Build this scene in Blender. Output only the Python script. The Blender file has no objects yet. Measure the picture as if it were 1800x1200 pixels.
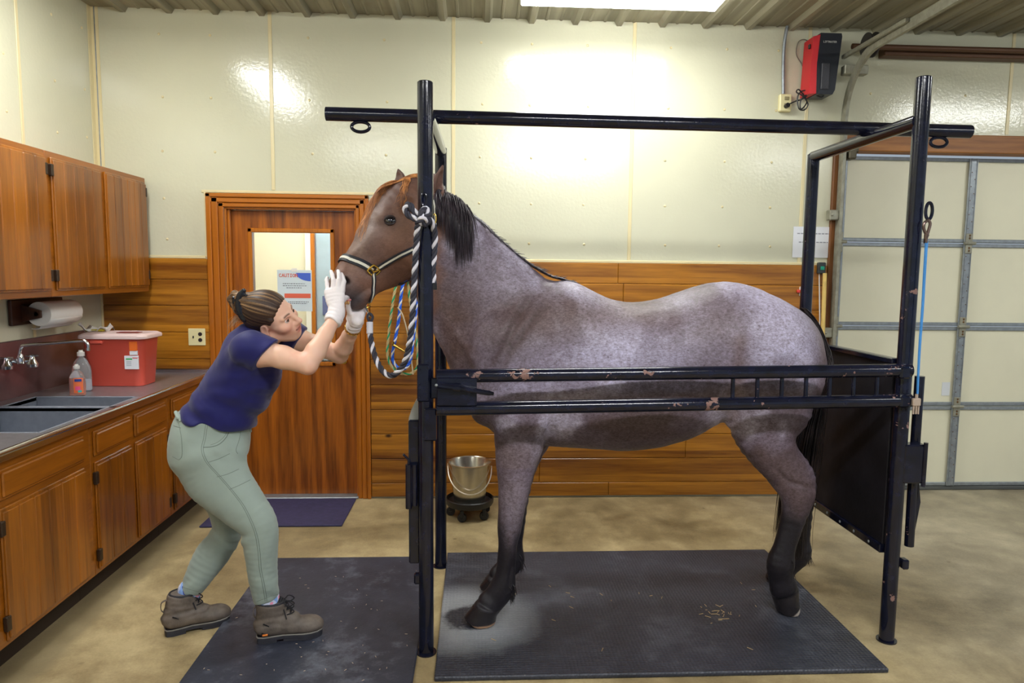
import bpy, bmesh, math, random
import numpy as np
from mathutils import Vector, Matrix
from mathutils.bvhtree import BVHTree
random.seed(7); RNG = np.random.default_rng(11)
SC = bpy.context.scene
COL = SC.collection
PI = math.pi

# ------------------------------------------------------------------ camera (calibrated from the photo)
CAM_H, FPX, PITCH, YAW, ROLL = 1.6, 1219.631, .0991, .0509, .0103
_cy, _sy, _cp, _sp = math.cos(YAW), math.sin(YAW), math.cos(PITCH), math.sin(PITCH)
CF = np.array([_sy*_cp, _cy*_cp, -_sp]); _r = np.array([_cy, -_sy, 0.]); _u = np.cross(_r, CF)
CR = math.cos(ROLL)*_r + math.sin(ROLL)*_u
CU = -math.sin(ROLL)*_r + math.cos(ROLL)*_u
CAMP = np.array([0, 0, CAM_H])

def ray(x, y):
    return CF + (x-900)/FPX*CR + (600-y)/FPX*CU

def at(x, y, Y=None, Z=None, X=None):
    """the place in the room that the photo shows at (x, y), on a given plane"""
    d = ray(x, y)
    k = Y/d[1] if Y is not None else ((Z-CAM_H)/d[2] if Z is not None else X/d[0])
    p = d*k; p[2] += CAM_H
    return Vector(p)

# ------------------------------------------------------------------ materials
class NT:
    def __init__(s, name):
        s.m = bpy.data.materials.new(name); s.m.use_nodes = True
        s.t = s.m.node_tree; s.t.nodes.clear()
        s.out = s.t.nodes.new('ShaderNodeOutputMaterial')
        s.b = s.t.nodes.new('ShaderNodeBsdfPrincipled')
        s.t.links.new(s.b.outputs[0], s.out.inputs[0])
        s._tc = None
    def n(s, typ, **kw):
        nd = s.t.nodes.new('ShaderNode'+typ)
        for k, v in kw.items(): setattr(nd, k, v)
        return nd
    def l(s, a, b): s.t.links.new(a, b)
    def setin(s, sock, v):
        if hasattr(v, 'is_output'): s.l(v, sock)
        else:
            if isinstance(v, (tuple, list)) and len(v) == 3 and sock.type == 'RGBA': v = (*v, 1)
            sock.default_value = v
    def obj(s):
        if not s._tc: s._tc = s.n('TexCoord')
        return s._tc.outputs['Object']
    def map(s, scale=(1, 1, 1), loc=(0, 0, 0), rot=(0, 0, 0), v=None):
        m = s.n('Mapping'); s.l(v or s.obj(), m.inputs['Vector'])
        m.inputs['Scale'].default_value = scale; m.inputs['Location'].default_value = loc; m.inputs['Rotation'].default_value = rot
        return m.outputs[0]
    def noise(s, scale, detail=4, rough=.55, dist=0, v=None):
        t = s.n('TexNoise'); s.l(v or s.obj(), t.inputs['Vector'])
        t.inputs['Scale'].default_value = scale; t.inputs['Detail'].default_value = detail
        t.inputs['Roughness'].default_value = rough; t.inputs['Distortion'].default_value = dist
        return t.outputs['Fac']
    def voro(s, scale, v=None, feature='F1'):
        t = s.n('TexVoronoi', feature=feature); s.l(v or s.obj(), t.inputs['Vector']); t.inputs['Scale'].default_value = scale
        return t.outputs['Distance']
    def ramp(s, fac, stops, interp='LINEAR'):
        r = s.n('ValToRGB'); r.color_ramp.interpolation = interp
        e = r.color_ramp.elements
        while len(e) < len(stops): e.new(.5)
        for i, (p, c) in enumerate(stops):
            e[i].position = p
            e[i].color = (*c, 1) if isinstance(c, (tuple, list)) else (c, c, c, 1)
        s.l(fac, r.inputs[0]); return r.outputs[0]
    def math(s, op, a, b=0., c=None):
        m = s.n('Math', operation=op); s.setin(m.inputs[0], a); s.setin(m.inputs[1], b)
        if c is not None: s.setin(m.inputs[2], c)
        return m.outputs[0]
    def mix(s, fac, a, b, mode='MIX'):
        m = s.n('Mix', data_type='RGBA', blend_type=mode)
        s.setin(m.inputs[0], fac); s.setin(m.inputs[6], a); s.setin(m.inputs[7], b)
        return m.outputs[2]
    def xyz(s, v=None):
        m = s.n('SeparateXYZ'); s.l(v or s.obj(), m.inputs[0]); return m.outputs
    def bump(s, h, strength=.3, dist=.01):
        b = s.n('Bump'); b.inputs['Strength'].default_value = strength; b.inputs['Distance'].default_value = dist
        s.l(h, b.inputs['Height']); s.l(b.outputs[0], s.b.inputs['Normal'])
    def p(s, **kw):
        names = dict(color='Base Color', rough='Roughness', metal='Metallic', spec='Specular IOR Level', trans='Transmission Weight', ior='IOR',
                     coat='Coat Weight', coatr='Coat Roughness', sheen='Sheen Weight', alpha='Alpha', emit='Emission Color', estr='Emission Strength',
                     sss='Subsurface Weight', sssr='Subsurface Radius', ssss='Subsurface Scale', aniso='Anisotropic')
        for k, v in kw.items(): s.setin(s.b.inputs[names[k]], v)
        return s

def srgb(r, g, b):
    f = lambda c: (c/255/12.92) if c/255 <= .04045 else ((c/255+.055)/1.055)**2.4
    return (f(r), f(g), f(b))

def simple(name, col, rough=.5, metal=0., noise=0., nscale=20, bump=0., bscale=60, **kw):
    t = NT(name); c = srgb(*col)
    if noise:
        f = t.noise(nscale, 5)
        lo = tuple(max(0, x*(1-noise)) for x in c); hi = tuple(min(1, x*(1+noise)) for x in c)
        t.p(color=t.ramp(f, [(.3, lo), (.7, hi)]))
    else: t.p(color=c)
    t.p(rough=rough, metal=metal, **kw)
    if bump: t.bump(t.noise(bscale, 4), bump, .004)
    return t.m

def wood(name, dark, light, grain='Z', fine=60, stretch=.06, rough=.35, plank=None, knots=0, coat=0., contrast=(.3, .72), rings=.5, spec=.5):
    t = NT(name)
    ax = 'XYZ'.index(grain)
    sc = [1, 1, 1]; sc[ax] = stretch
    v = t.obj()
    rnd = None
    if plank:
        pa, size, off = plank
        q = t.xyz()
        cell = t.math('FLOOR', t.math('DIVIDE', t.math('SUBTRACT', q['XYZ'.index(pa)], off), size))
        wn = t.n('TexWhiteNoise', noise_dimensions='1D'); t.l(cell, wn.inputs['W'])
        rnd = wn.outputs['Value']
        add = t.n('VectorMath', operation='MULTIPLY_ADD')
        t.l(wn.outputs['Color'], add.inputs[0]); add.inputs[1].default_value = (7, 7, 7); t.l(v, add.inputs[2])
        v = add.outputs[0]
    mv = t.map(scale=sc, v=v)
    broad = t.noise(9, 3, .5, 1.2, mv)
    fin = t.noise(fine, 6, .6, .4, mv)
    w = t.n('TexWave', wave_type='BANDS', bands_direction='DIAGONAL'); t.l(mv, w.inputs['Vector'])
    w.inputs['Scale'].default_value = 6; w.inputs['Distortion'].default_value = 9; w.inputs['Detail'].default_value = 3; w.inputs['Detail Scale'].default_value = 1.2
    f = t.math('ADD', t.math('MULTIPLY', broad, .45), t.math('MULTIPLY', fin, .45))
    f = t.math('ADD', f, t.math('MULTIPLY', t.math('SUBTRACT', w.outputs['Fac'], .5), .22*rings))
    if rnd is not None: f = t.math('ADD', f, t.math('MULTIPLY', t.math('SUBTRACT', rnd, .5), .22))
    c = t.ramp(f, [(contrast[0], srgb(*dark)), (contrast[1], srgb(*light))])
    if knots:
        ks = [2.6, 2.6, 2.6]; ks[ax] = 1.5
        kd = t.voro(knots, t.map(scale=ks, v=v))
        c = t.mix(t.ramp(kd, [(.03, 1.), (.09, 0.)]), c, tuple(x*.28 for x in srgb(*dark)))
    t.p(color=c, rough=rough, coat=coat, coatr=.15, spec=spec)
    t.bump(fin, .08, .002)
    return t.m

# ------------------------------------------------------------------ mesh building
class MB:
    """collects shapes into one mesh"""
    def __init__(s): s.v = []; s.f = []; s.mi = []; s.sm = []
    def add(s, vs, fs, m=0, smooth=True):
        o = len(s.v); s.v.extend([tuple(p) for p in vs])
        for f in fs: s.f.append([i+o for i in f]); s.mi.append(m); s.sm.append(smooth)
        return s
    def box(s, lo, hi, bevel=0., m=0, mtx=None):
        lo = Vector(lo); hi = Vector(hi)
        for i in range(3):
            if lo[i] > hi[i]: lo[i], hi[i] = hi[i], lo[i]
        c = (lo+hi)/2; h = (hi-lo)/2
        b = min(bevel, min(h)*.9)
        if b <= 0:
            vs = [Vector((c.x+sx*h.x, c.y+sy*h.y, c.z+sz*h.z)) for sx in(-1, 1) for sy in(-1, 1) for sz in(-1, 1)]
            fs = [(0, 1, 3, 2), (4, 6, 7, 5), (0, 4, 5, 1), (2, 3, 7, 6), (0, 2, 6, 4), (1, 5, 7, 3)]
        else:
            vs = []; idx = {}
            for sx in(-1, 1):
                for sy in(-1, 1):
                    for sz in(-1, 1):
                        for a in range(3):
                            d = [h.x-b, h.y-b, h.z-b]; d[a] = h[a]
                            idx[(sx, sy, sz, a)] = len(vs)
                            vs.append(Vector((c.x+sx*d[0], c.y+sy*d[1], c.z+sz*d[2])))
            fs = []
            S = (-1, 1)
            for a in range(3):
                o1, o2 = [i for i in range(3) if i != a]
                for sg in S:
                    def key(p, q):
                        k = [0, 0, 0]; k[a] = sg; k[o1] = p; k[o2] = q; return idx[(*k, a)]
                    fs.append((key(-1, -1), key(1, -1), key(1, 1), key(-1, 1)))
            for a in range(3):            # edges along axis a
                o1, o2 = [i for i in range(3) if i != a]
                for p in S:
                    for q in S:
                        def kk(sg, face):
                            k = [0, 0, 0]; k[a] = sg; k[o1] = p; k[o2] = q; return idx[(*k, face)]
                        fs.append((kk(-1, o1), kk(1, o1), kk(1, o2), kk(-1, o2)))
            for sx in S:
                for sy in S:
                    for sz in S: fs.append(tuple(idx[(sx, sy, sz, a)] for a in range(3)))
            fs2 = []
            for f in fs:                  # orient outwards
                n = (vs[f[1]]-vs[f[0]]).cross(vs[f[2]]-vs[f[0]]); mid = sum((vs[i] for i in f), Vector())/len(f)
                fs2.append(f if n.dot(mid-c) > 0 else tuple(reversed(f)))
            fs = fs2
        if mtx is not None: vs = [mtx @ p for p in vs]
        return s.add(vs, fs, m, True)
    def frames(s, pts, closed=False):
        P = [Vector(p) for p in pts]; n = len(P); T = []
        for i in range(n):
            a = P[i-1] if (i > 0 or closed) else P[i]; b = P[(i+1) % n] if (i < n-1 or closed) else P[i]
            d = b-a; T.append(d.normalized() if d.length > 1e-9 else Vector((0, 0, 1)))
        up = Vector((0, 0, 1)) if abs(T[0].z) < .9 else Vector((0, 1, 0))
        N = [(up - T[0]*up.dot(T[0])).normalized()]
        for i in range(1, n):
            v = N[-1]-T[i]*N[-1].dot(T[i])
            N.append(v.normalized() if v.length > 1e-6 else N[-1])
        return P, T, N, [T[i].cross(N[i]) for i in range(n)]
    def tube(s, pts, r, seg=12, m=0, caps=True, closed=False):
        P, T, N, B = s.frames(pts, closed); n = len(P)
        rr = r if isinstance(r, (list, tuple)) else [r]*n
        vs = []; fs = []
        for i in range(n):
            for k in range(seg):
                a = 2*PI*k/seg; vs.append(P[i]+(N[i]*math.cos(a)+B[i]*math.sin(a))*rr[i])
        for i in range(n if closed else n-1):
            j = (i+1) % n
            for k in range(seg):
                k2 = (k+1) % seg
                fs.append((i*seg+k, i*seg+k2, j*seg+k2, j*seg+k))
        if caps and not closed:
            fs.append(tuple(reversed(range(seg)))); fs.append(tuple((n-1)*seg+k for k in range(seg)))
        return s.add(vs, fs, m)
    def lathe(s, prof, c=(0, 0, 0), seg=32, m=0, mtx=None, sy=1.):
        """prof: (radius, height) pairs, turned about the vertical through c"""
        vs = []; fs = []; n = len(prof); c = Vector(c)
        for r, z in prof:
            for k in range(seg):
                a = 2*PI*k/seg; p = Vector((r*math.cos(a), r*sy*math.sin(a), z))
                vs.append((mtx @ p if mtx is not None else p)+c)
        for i in range(n-1):
            for k in range(seg):
                k2 = (k+1) % seg; fs.append((i*seg+k, i*seg+k2, (i+1)*seg+k2, (i+1)*seg+k))
        if prof[0][0] > 1e-5: fs.append(tuple(reversed(range(seg))))
        if prof[-1][0] > 1e-5: fs.append(tuple((n-1)*seg+k for k in range(seg)))
        return s.add(vs, fs, m)
    def prism(s, poly, a, b, m=0):
        """poly: 3D polygon points, swept by the vector a..b"""
        a = Vector(a); b = Vector(b); n = len(poly)
        vs = [Vector(p)+a for p in poly]+[Vector(p)+b for p in poly]
        fs = [tuple(reversed(range(n))), tuple(range(n, 2*n))]+[(i, (i+1) % n, (i+1) % n+n, i+n) for i in range(n)]
        nrm = (vs[1]-vs[0]).cross(vs[2]-vs[1])
        if nrm.dot(b-a) < 0: fs = [tuple(reversed(f)) for f in fs]
        return s.add(vs, fs, m)
    def sphere(s, c, r, seg=16, rings=10, m=0, mtx=None):
        rx = r if isinstance(r, (tuple, list)) else (r, r, r)
        vs = []; fs = []; c = Vector(c)
        for i in range(rings+1):
            t = PI*i/rings
            for k in range(seg):
                a = 2*PI*k/seg; p = Vector((rx[0]*math.sin(t)*math.cos(a), rx[1]*math.sin(t)*math.sin(a), rx[2]*math.cos(t)))
                vs.append((mtx @ p if mtx is not None else p)+c)
        for i in range(rings):
            for k in range(seg):
                k2 = (k+1) % seg; fs.append((i*seg+k, (i+1)*seg+k, (i+1)*seg+k2, i*seg+k2))
        return s.add(vs, fs, m)
    def ribbon(s, pts, nrm, w, th, m=0, closed=False):
        """a strap: path, outward normals, width, thickness"""
        P = [Vector(p) for p in pts]; n = len(P); vs = []; fs = []
        for i in range(n):
            a = P[i-1] if (i > 0 or closed) else P[i]; b = P[(i+1) % n] if (i < n-1 or closed) else P[i]
            t = (b-a).normalized(); N = Vector(nrm[i]); N = (N-t*N.dot(t)).normalized(); W = t.cross(N)
            ww = w[i] if isinstance(w, (list, tuple)) else w
            vs += [P[i]-W*ww/2, P[i]+W*ww/2, P[i]+W*ww/2*.9+N*th, P[i]-W*ww/2*.9+N*th]
        for i in range(n if closed else n-1):
            j = (i+1) % n
            for k in range(4):
                k2 = (k+1) % 4; fs.append((i*4+k, j*4+k, j*4+k2, i*4+k2))
        if not closed: fs += [(0, 1, 2, 3), (4*n-1, 4*n-2, 4*n-3, 4*n-4)]
        return s.add(vs, fs, m)

def props(o, label=None, cat=None, group=None, kind=None):
    if label: o['label'] = label
    if cat: o['category'] = cat
    if group: o['group'] = group
    if kind: o['kind'] = kind
    return o

def rootof(o):
    while o.parent is not None: o = o.parent
    return o

def link_mesh(name, me, mats, parent=None, base=None, angle=35):
    if not isinstance(mats, (list, tuple)): mats = [mats]
    for x in mats: me.materials.append(x)
    if angle is not None: me.set_sharp_from_angle(angle=math.radians(angle))
    o = bpy.data.objects.new(name, me); COL.objects.link(o)
    if parent is not None:
        o.parent = parent
        me.transform(Matrix.Translation(-rootof(parent).location))
    elif base is not None:
        me.transform(Matrix.Translation(-Vector(base))); o.location = base
    return o

def build(name, mb, mats, parent=None, base=None, angle=35, kind=None, **tags):
    me = bpy.data.meshes.new(name)
    me.from_pydata(mb.v, [], mb.f)
    me.polygons.foreach_set('use_smooth', mb.sm)
    me.polygons.foreach_set('material_index', mb.mi)
    me.validate(); me.update()
    bm = bmesh.new(); bm.from_mesh(me); bmesh.ops.recalc_face_normals(bm, faces=bm.faces); bm.to_mesh(me); bm.free()
    o = link_mesh(name, me, mats, parent, base, angle)
    if kind: tags['kind'] = kind
    if "category" in tags: tags["cat"] = tags.pop("category")
    return props(o, **tags)

def thing(name, base, label, cat, group=None):
    o = bpy.data.objects.new(name, None); COL.objects.link(o); o.location = base
    o.empty_display_size = .05
    return props(o, label, cat, group)

def struct(name, mb, mats, parent=None, angle=35):
    o = build(name, mb, mats, parent, None, angle)
    if parent is None: o['kind'] = 'structure'
    return o

def smooth_path(pts, n=8):
    """Catmull-Rom through the points"""
    P = [Vector(p) for p in pts]; out = []
    for i in range(len(P)-1):
        a = P[max(i-1, 0)]; b = P[i]; c = P[i+1]; d = P[min(i+2, len(P)-1)]
        for k in range(n):
            t = k/n
            out.append(.5*((2*b)+(c-a)*t+(2*a-5*b+4*c-d)*t*t+(3*b-a-3*c+d)*t*t*t))
    out.append(P[-1]); return out

def resample(pts, step):
    P = [Vector(p) for p in pts]; L = [0]
    for i in range(1, len(P)): L.append(L[-1]+(P[i]-P[i-1]).length)
    n = max(2, int(L[-1]/step)+1); q = np.linspace(0, L[-1], n)
    A = np.array([tuple(p) for p in P]); return [Vector((np.interp(t, L, A[:, 0]), np.interp(t, L, A[:, 1]), np.interp(t, L, A[:, 2]))) for t in q]

def rope_mb(mb, path, r=.009, strands=3, pitch=.05, colors=(0, 1, 1), seg=7, step=.005):
    P, T, N, B = mb.frames(resample(path, step)); n = len(P)
    for k in range(strands):
        q = []
        for i in range(n):
            a = 2*PI*(i*step/pitch+k/strands); q.append(P[i]+(N[i]*math.cos(a)+B[i]*math.sin(a))*r*.52)
        mb.tube(q, r*.56, seg, colors[k % len(colors)])
    return mb

def text_mb(mb, s, origin, right, up, size, m=0, depth=.0006):
    """flat lettering from a simple stroke alphabet"""
    G = {'A':[(0,0,.5,1),(.5,1,1,0),(.2,.4,.8,.4)],'B':[(0,0,0,1),(0,1,.8,.9),(.8,.9,.8,.55),(.8,.55,0,.5),(.8,.5,.9,.1),(.9,.1,0,0)],'C':[(1,.85,.6,1),(.6,1,.15,.85),(.15,.85,0,.5),(0,.5,.15,.15),(.15,.15,.6,0),(.6,0,1,.15)],
    'D':[(0,0,0,1),(0,1,.7,.85),(.7,.85,1,.5),(1,.5,.7,.15),(.7,.15,0,0)],'E':[(0,0,0,1),(0,1,1,1),(0,.5,.8,.5),(0,0,1,0)],'F':[(0,0,0,1),(0,1,1,1),(0,.5,.8,.5)],'G':[(1,.85,.5,1),(.5,1,0,.5),(0,.5,.5,0),(.5,0,1,.2),(1,.2,1,.45),(1,.45,.6,.45)],
    'H':[(0,0,0,1),(1,0,1,1),(0,.5,1,.5)],'I':[(.5,0,.5,1),(.2,1,.8,1),(.2,0,.8,0)],'K':[(0,0,0,1),(0,.4,1,1),(.3,.6,1,0)],'L':[(0,1,0,0),(0,0,.9,0)],'M':[(0,0,0,1),(0,1,.5,.4),(.5,.4,1,1),(1,1,1,0)],'N':[(0,0,0,1),(0,1,1,0),(1,0,1,1)],
    'O':[(.5,1,0,.75),(0,.75,0,.25),(0,.25,.5,0),(.5,0,1,.25),(1,.25,1,.75),(1,.75,.5,1)],'P':[(0,0,0,1),(0,1,.9,.9),(.9,.9,.9,.55),(.9,.55,0,.45)],'R':[(0,0,0,1),(0,1,.9,.9),(.9,.9,.9,.55),(.9,.55,0,.45),(.4,.45,1,0)],'S':[(1,.85,.5,1),(.5,1,.05,.8),(.05,.8,.95,.25),(.95,.25,.5,0),(.5,0,0,.15)],
    'T':[(0,1,1,1),(.5,1,.5,0)],'U':[(0,1,0,.25),(0,.25,.5,0),(.5,0,1,.25),(1,.25,1,1)],'V':[(0,1,.5,0),(.5,0,1,1)],'W':[(0,1,.25,0),(.25,0,.5,.6),(.5,.6,.75,0),(.75,0,1,1)],'Y':[(0,1,.5,.5),(1,1,.5,.5),(.5,.5,.5,0)],'X':[(0,0,1,1),(0,1,1,0)]}
    o = Vector(origin); R = Vector(right).normalized(); U = Vector(up).normalized(); N = R.cross(U)
    w = size*.62; adv = size*.86; hw = size*.085
    for i, ch in enumerate(s):
        for (x0, y0, x1, y1) in G.get(ch.upper(), []):
            a = o+R*(i*adv+x0*w)+U*(y0*size); b = o+R*(i*adv+x1*w)+U*(y1*size)
            d = (b-a).normalized(); q = N.cross(d)*hw; a = a-d*hw; b = b+d*hw
            mb.prism([a-q, b-q, b+q, a+q], N*0, N*depth, m)
    return mb

# ================================================================== ROOM
YB, XL, ZC = 4.83, -2.521, 3.29
# ---- materials
def m_frp(name, col):
    t = NT(name)
    n = t.noise(3, 3)
    c = srgb(*col); t.p(color=t.ramp(n, [(.3, tuple(x*.965 for x in c)), (.7, c)]), rough=.16, spec=.55)
    t.bump(t.noise(48, 2, .5), .2, .004)
    return t.m
M_FRP = m_frp('cream_panel', (214, 212, 186))
M_STRIP = simple('cream_strip', (226, 212, 166), .35)
M_PINE = wood('pine_planks', (112, 60, 8), (208, 140, 42), 'X', 70, .05, .3, plank=('Z', .176, -.01), knots=1.9, coat=.25, rings=.6, contrast=(.26, .76))
M_OAK = wood('oak_door', (104, 50, 6), (200, 112, 26), 'Z', 75, .06, .3, coat=.25, rings=.8, contrast=(.26, .74))
M_OAKT = wood('oak_trim', (150, 80, 10), (214, 128, 30), 'Z', 90, .03, .26, coat=.35, rings=.15, contrast=(.25, .75))
M_OAKX = wood('oak_trim_across', (150, 80, 10), (214, 128, 30), 'X', 90, .03, .26, coat=.35, rings=.15, contrast=(.25, .75))
M_CAB = wood('cabinet_wood', (100, 54, 6), (194, 116, 24), 'Z', 65, .06, .3, plank=('Y', .1, 0), coat=.3, rings=.2, contrast=(.2, .8))
M_CABY = wood('cabinet_rail_wood', (108, 58, 8), (190, 112, 24), 'Y', 65, .06, .3, coat=.3, rings=.2, contrast=(.2, .8))
M_DARKW = wood('dark_stained_wood', (50, 22, 10), (84, 42, 18), 'Y', 55, .1, .4)
M_POSTW = wood('brown_post_wood', (84, 48, 16), (140, 86, 36), 'Z', 55, .1, .5)
M_HEADW = wood('header_wood', (126, 76, 26), (190, 126, 58), 'X', 50, .06, .5, knots=1.2, rings=.4)
def m_concrete():
    t = NT('concrete_floor')
    v = t.obj()
    a = t.noise(1.1, 5, .6, .6); b = t.noise(6, 6, .65); f = t.noise(90, 4, .7)
    k = t.math('ADD', t.math('MULTIPLY', a, .55), t.math('ADD', t.math('MULTIPLY', b, .35), t.math('MULTIPLY', f, .12)))
    c = t.ramp(k, [(.36, srgb(104, 88, 60)), (.5, srgb(152, 134, 98)), (.64, srgb(192, 174, 132))])
    q = t.xyz()
    # greyer worn slab to the right of the stocks
    g = t.math('ADD', q['X'], t.math('MULTIPLY', t.noise(2, 4), .9))
    gm = t.ramp(t.math('MULTIPLY', t.math('SUBTRACT', g, 2.0), .9), [(0, 0.), (1, 1.)])
    c = t.mix(t.math('MULTIPLY', gm, .62), c, t.ramp(k, [(.36, srgb(112, 106, 92)), (.64, srgb(182, 176, 158))]))
    # dark speckle and small stains
    sp = t.ramp(t.voro(7, t.map(scale=(1, 1, 1))), [(.05, 1.), (.1, 0.)])
    sp2 = t.ramp(t.noise(2.3, 2), [(.52, 0.), (.62, 1.)])
    c = t.mix(t.math('MULTIPLY', t.math('MULTIPLY', sp, sp2), .65), c, srgb(84, 66, 38))
    # grey worn band along the cabinets
    wb = t.math('ADD', q['X'], t.math('MULTIPLY', t.noise(5, 3), .12))
    wm = t.ramp(t.math('MULTIPLY', t.math('ADD', wb, 1.98), 1.), [(.30, 1.), (.34, 0.)])
    c = t.mix(t.math('MULTIPLY', wm, .55), c, srgb(126, 114, 88))
    t.p(color=c, rough=t.ramp(b, [(.3, .38), (.7, .62)]), spec=.4)
    t.bump(t.math('ADD', t.math('MULTIPLY', f, .5), b), .12, .01)
    return t.m
M_CONC = m_concrete()
def m_ceil():
    t = NT('painted_steel_ceiling')
    st = t.noise(14, 4, .5, .2, t.map(scale=(1, .05, 1)))
    c = t.ramp(st, [(.3, srgb(122, 116, 94)), (.7, srgb(162, 155, 132))])
    ru = t.ramp(t.noise(3.2, 5, .6), [(.6, 0.), (.75, 1.)])
    t.p(color=t.mix(t.math('MULTIPLY', ru, .35), c, srgb(122, 92, 60)), rough=.45)
    return t.m
M_CEIL = m_ceil()
M_GALV = simple('galvanised_steel', (150, 156, 160), .42, .55, .16, 30)
M_GALVD = simple('dull_track_steel', (150, 148, 132), .5, .4, .2, 25)
M_CREAMD = simple('cream_door_skin', (226, 222, 196), .42, 0, .03, 3)
M_RUST = simple('rusty_steel', (112, 84, 52), .7, .3, .35, 40)
M_STEEL = simple('polished_steel', (200, 200, 200), .18, 1.)
M_CHROME = simple('chrome', (225, 228, 232), .07, 1.)
M_SINK = simple('brushed_sink_steel', (158, 156, 160), .34, .7, .1, 30)
M_SINKIN = simple('sink_bowl_steel', (138, 144, 156), .45, .35, .08, 30)
M_SPLASH = simple('backsplash_steel', (146, 118, 118), .28, .7, .14, 8)
M_BLACKP = simple('black_plastic', (24, 24, 27), .4)
M_WHITE = simple('white_plastic', (232, 230, 224), .45)
M_PAPER = simple('white_paper', (232, 234, 240), .7)
M_IVORY = simple('ivory_plastic', (232, 222, 170), .4)
M_BRASS = simple('brass', (214, 178, 88), .25, 1.)
M_LAMP = NT('lit_diffuser'); M_LAMP.p(color=(1, 1, 1), emit=(.97, .99, .97), estr=24.); M_LAMP = M_LAMP.m
M_ENAM = simple('white_enamel', (225, 222, 210), .4)

# ---- floor and ceiling
mb = MB(); mb.box((-2.65, -4.2, -.12), (7.5, 6.6, 0)); struct('floor', mb, M_CONC)
mb = MB(); mb.box((-2.65, -4.2, ZC), (7.5, 5.0, ZC+.06))
for i in range(-8, 25):
    x = .058+i*.2965
    if -2.5 < x < 7.3:
        mb.prism([(x-.034, -4.2, ZC), (x-.016, -4.2, ZC-.03), (x+.016, -4.2, ZC-.03), (x+.034, -4.2, ZC)], (0, 0, 0), (0, 9.03, 0))
    for d in (.1, .2):
        xx = x+d
        if -2.5 < xx < 7.3: mb.prism([(xx-.012, -4.2, ZC), (xx-.006, -4.2, ZC-.006), (xx+.006, -4.2, ZC-.006), (xx+.012, -4.2, ZC)], (0, 0, 0), (0, 9.03, 0))
struct('ceiling', mb, M_CEIL)

# ---- back wall with its openings
DX0, DX1, DZ1 = -1.705, -.828, 2.018       # door opening
GX0, GZ1 = 2.545, 2.466                     # overhead door opening
T = .14
mb = MB()
for lo, hi in (((-2.66, YB, 0), (DX0, YB+T, ZC)), ((DX0, YB, DZ1), (DX1, YB+T, ZC)), ((DX1, YB, 0), (GX0, YB+T, ZC)), ((GX0, YB, GZ1+.12), (7.5, YB+T, ZC)), ((6.55, YB, 0), (7.5, YB+T, GZ1+.12))):
    mb.box(lo, hi)
wb_ = struct('wall_back', mb, M_FRP)
mb = MB()
for x0 in (-1.373, -.166, 1.056, 2.27, 3.72, 4.95):
    z0 = 1.683 if x0 < 2.4 else 2.6
    if x0 == -1.373: z0 = 2.135
    mb.box((x0-.012, YB-.005, z0), (x0+.012, YB, ZC), .002)
mb.box((XL, YB-.005, 1.66), (XL+.05, YB, ZC), .002)
mb.box((XL+.022, YB-.006, 1.66), (XL+.03, YB, ZC), .001, 1)
mb.box((-2.24, YB-.01, 1.672), (-1.835, YB, 1.692), .003); mb.box((-.72, YB-.01, 1.672), (2.45, YB, 1.692), .003)
mb.box((-1.835, YB-.006, 1.68), (-1.82, YB, 2.115), .002); mb.box((-1.85, YB-.006, 2.112), (-.70, YB, 2.13), .002)
struct('panel_seam_strips', mb, [M_STRIP, M_GALV], wb_)
mb = MB()
for x in (-2.09, -1.76, -1.12, -.62, .02, .36, .74, 1.3, 1.7, 2.05):
    for z in (3.13, 2.73, 2.38, 2.07, 1.8):
        if z < 2.2 and -1.9 < x < -.7: continue
        mb.sphere((x+.01*math.sin(x*9+z*5), YB, z), (.009, .005, .009), 8, 6)
for x in (2.72, 3.05, 3.4, 3.95, 4.3): mb.sphere((x, YB, 2.86), (.009, .005, .009), 8, 6)
struct('panel_rivets', mb, M_STRIP, wb_)

# wainscot of horizontal pine planks
mb = MB()
zs = [.012, .112, .288, .464, .638, .812, .99, 1.172, 1.354, 1.53, 1.672]
for (xa, xb) in ((XL, -1.82), (-.737, 2.47)):
    for i in range(len(zs)-1):
        cut = [xa, xb]
        if xa > -1: cut = [xa, [0.95, .45, 1.5, .7, 1.25, .3, 1.05, .6, 1.02, .98][i], xb]
        for j in range(len(cut)-1): mb.box((cut[j]+.0008, YB-.02, zs[i]+.001), (cut[j+1]-.0008, YB, zs[i+1]-.001), .004)
trim = struct('trim_1', mb, M_PINE)
trim['label'] = 'varnished horizontal pine plank wainscot on the back wall'

# ---- left wall
mb = MB(); mb.box((XL-.14, -4.2, 0), (XL, YB+T, ZC)); wl = struct('wall_left', mb, M_FRP)
mb = MB()
mb.box((XL, 4.06, 1.2), (XL+.005, 4.085, ZC), .002); mb.box((XL, YB-.045, 1.2), (XL+.005, YB, ZC), .002)
struct('panel_seam_strips', mb, M_STRIP, wl)
mb = MB()
for y in (2.4, 3.0, 3.5, 3.95, 4.4, 4.72):
    for z in (3.1, 2.72, 2.42): mb.sphere((XL, y, z+.02*math.sin(y*7)), (.005, .009, .009), 8, 6)
struct('panel_rivets', mb, M_STRIP, wl)

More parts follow.
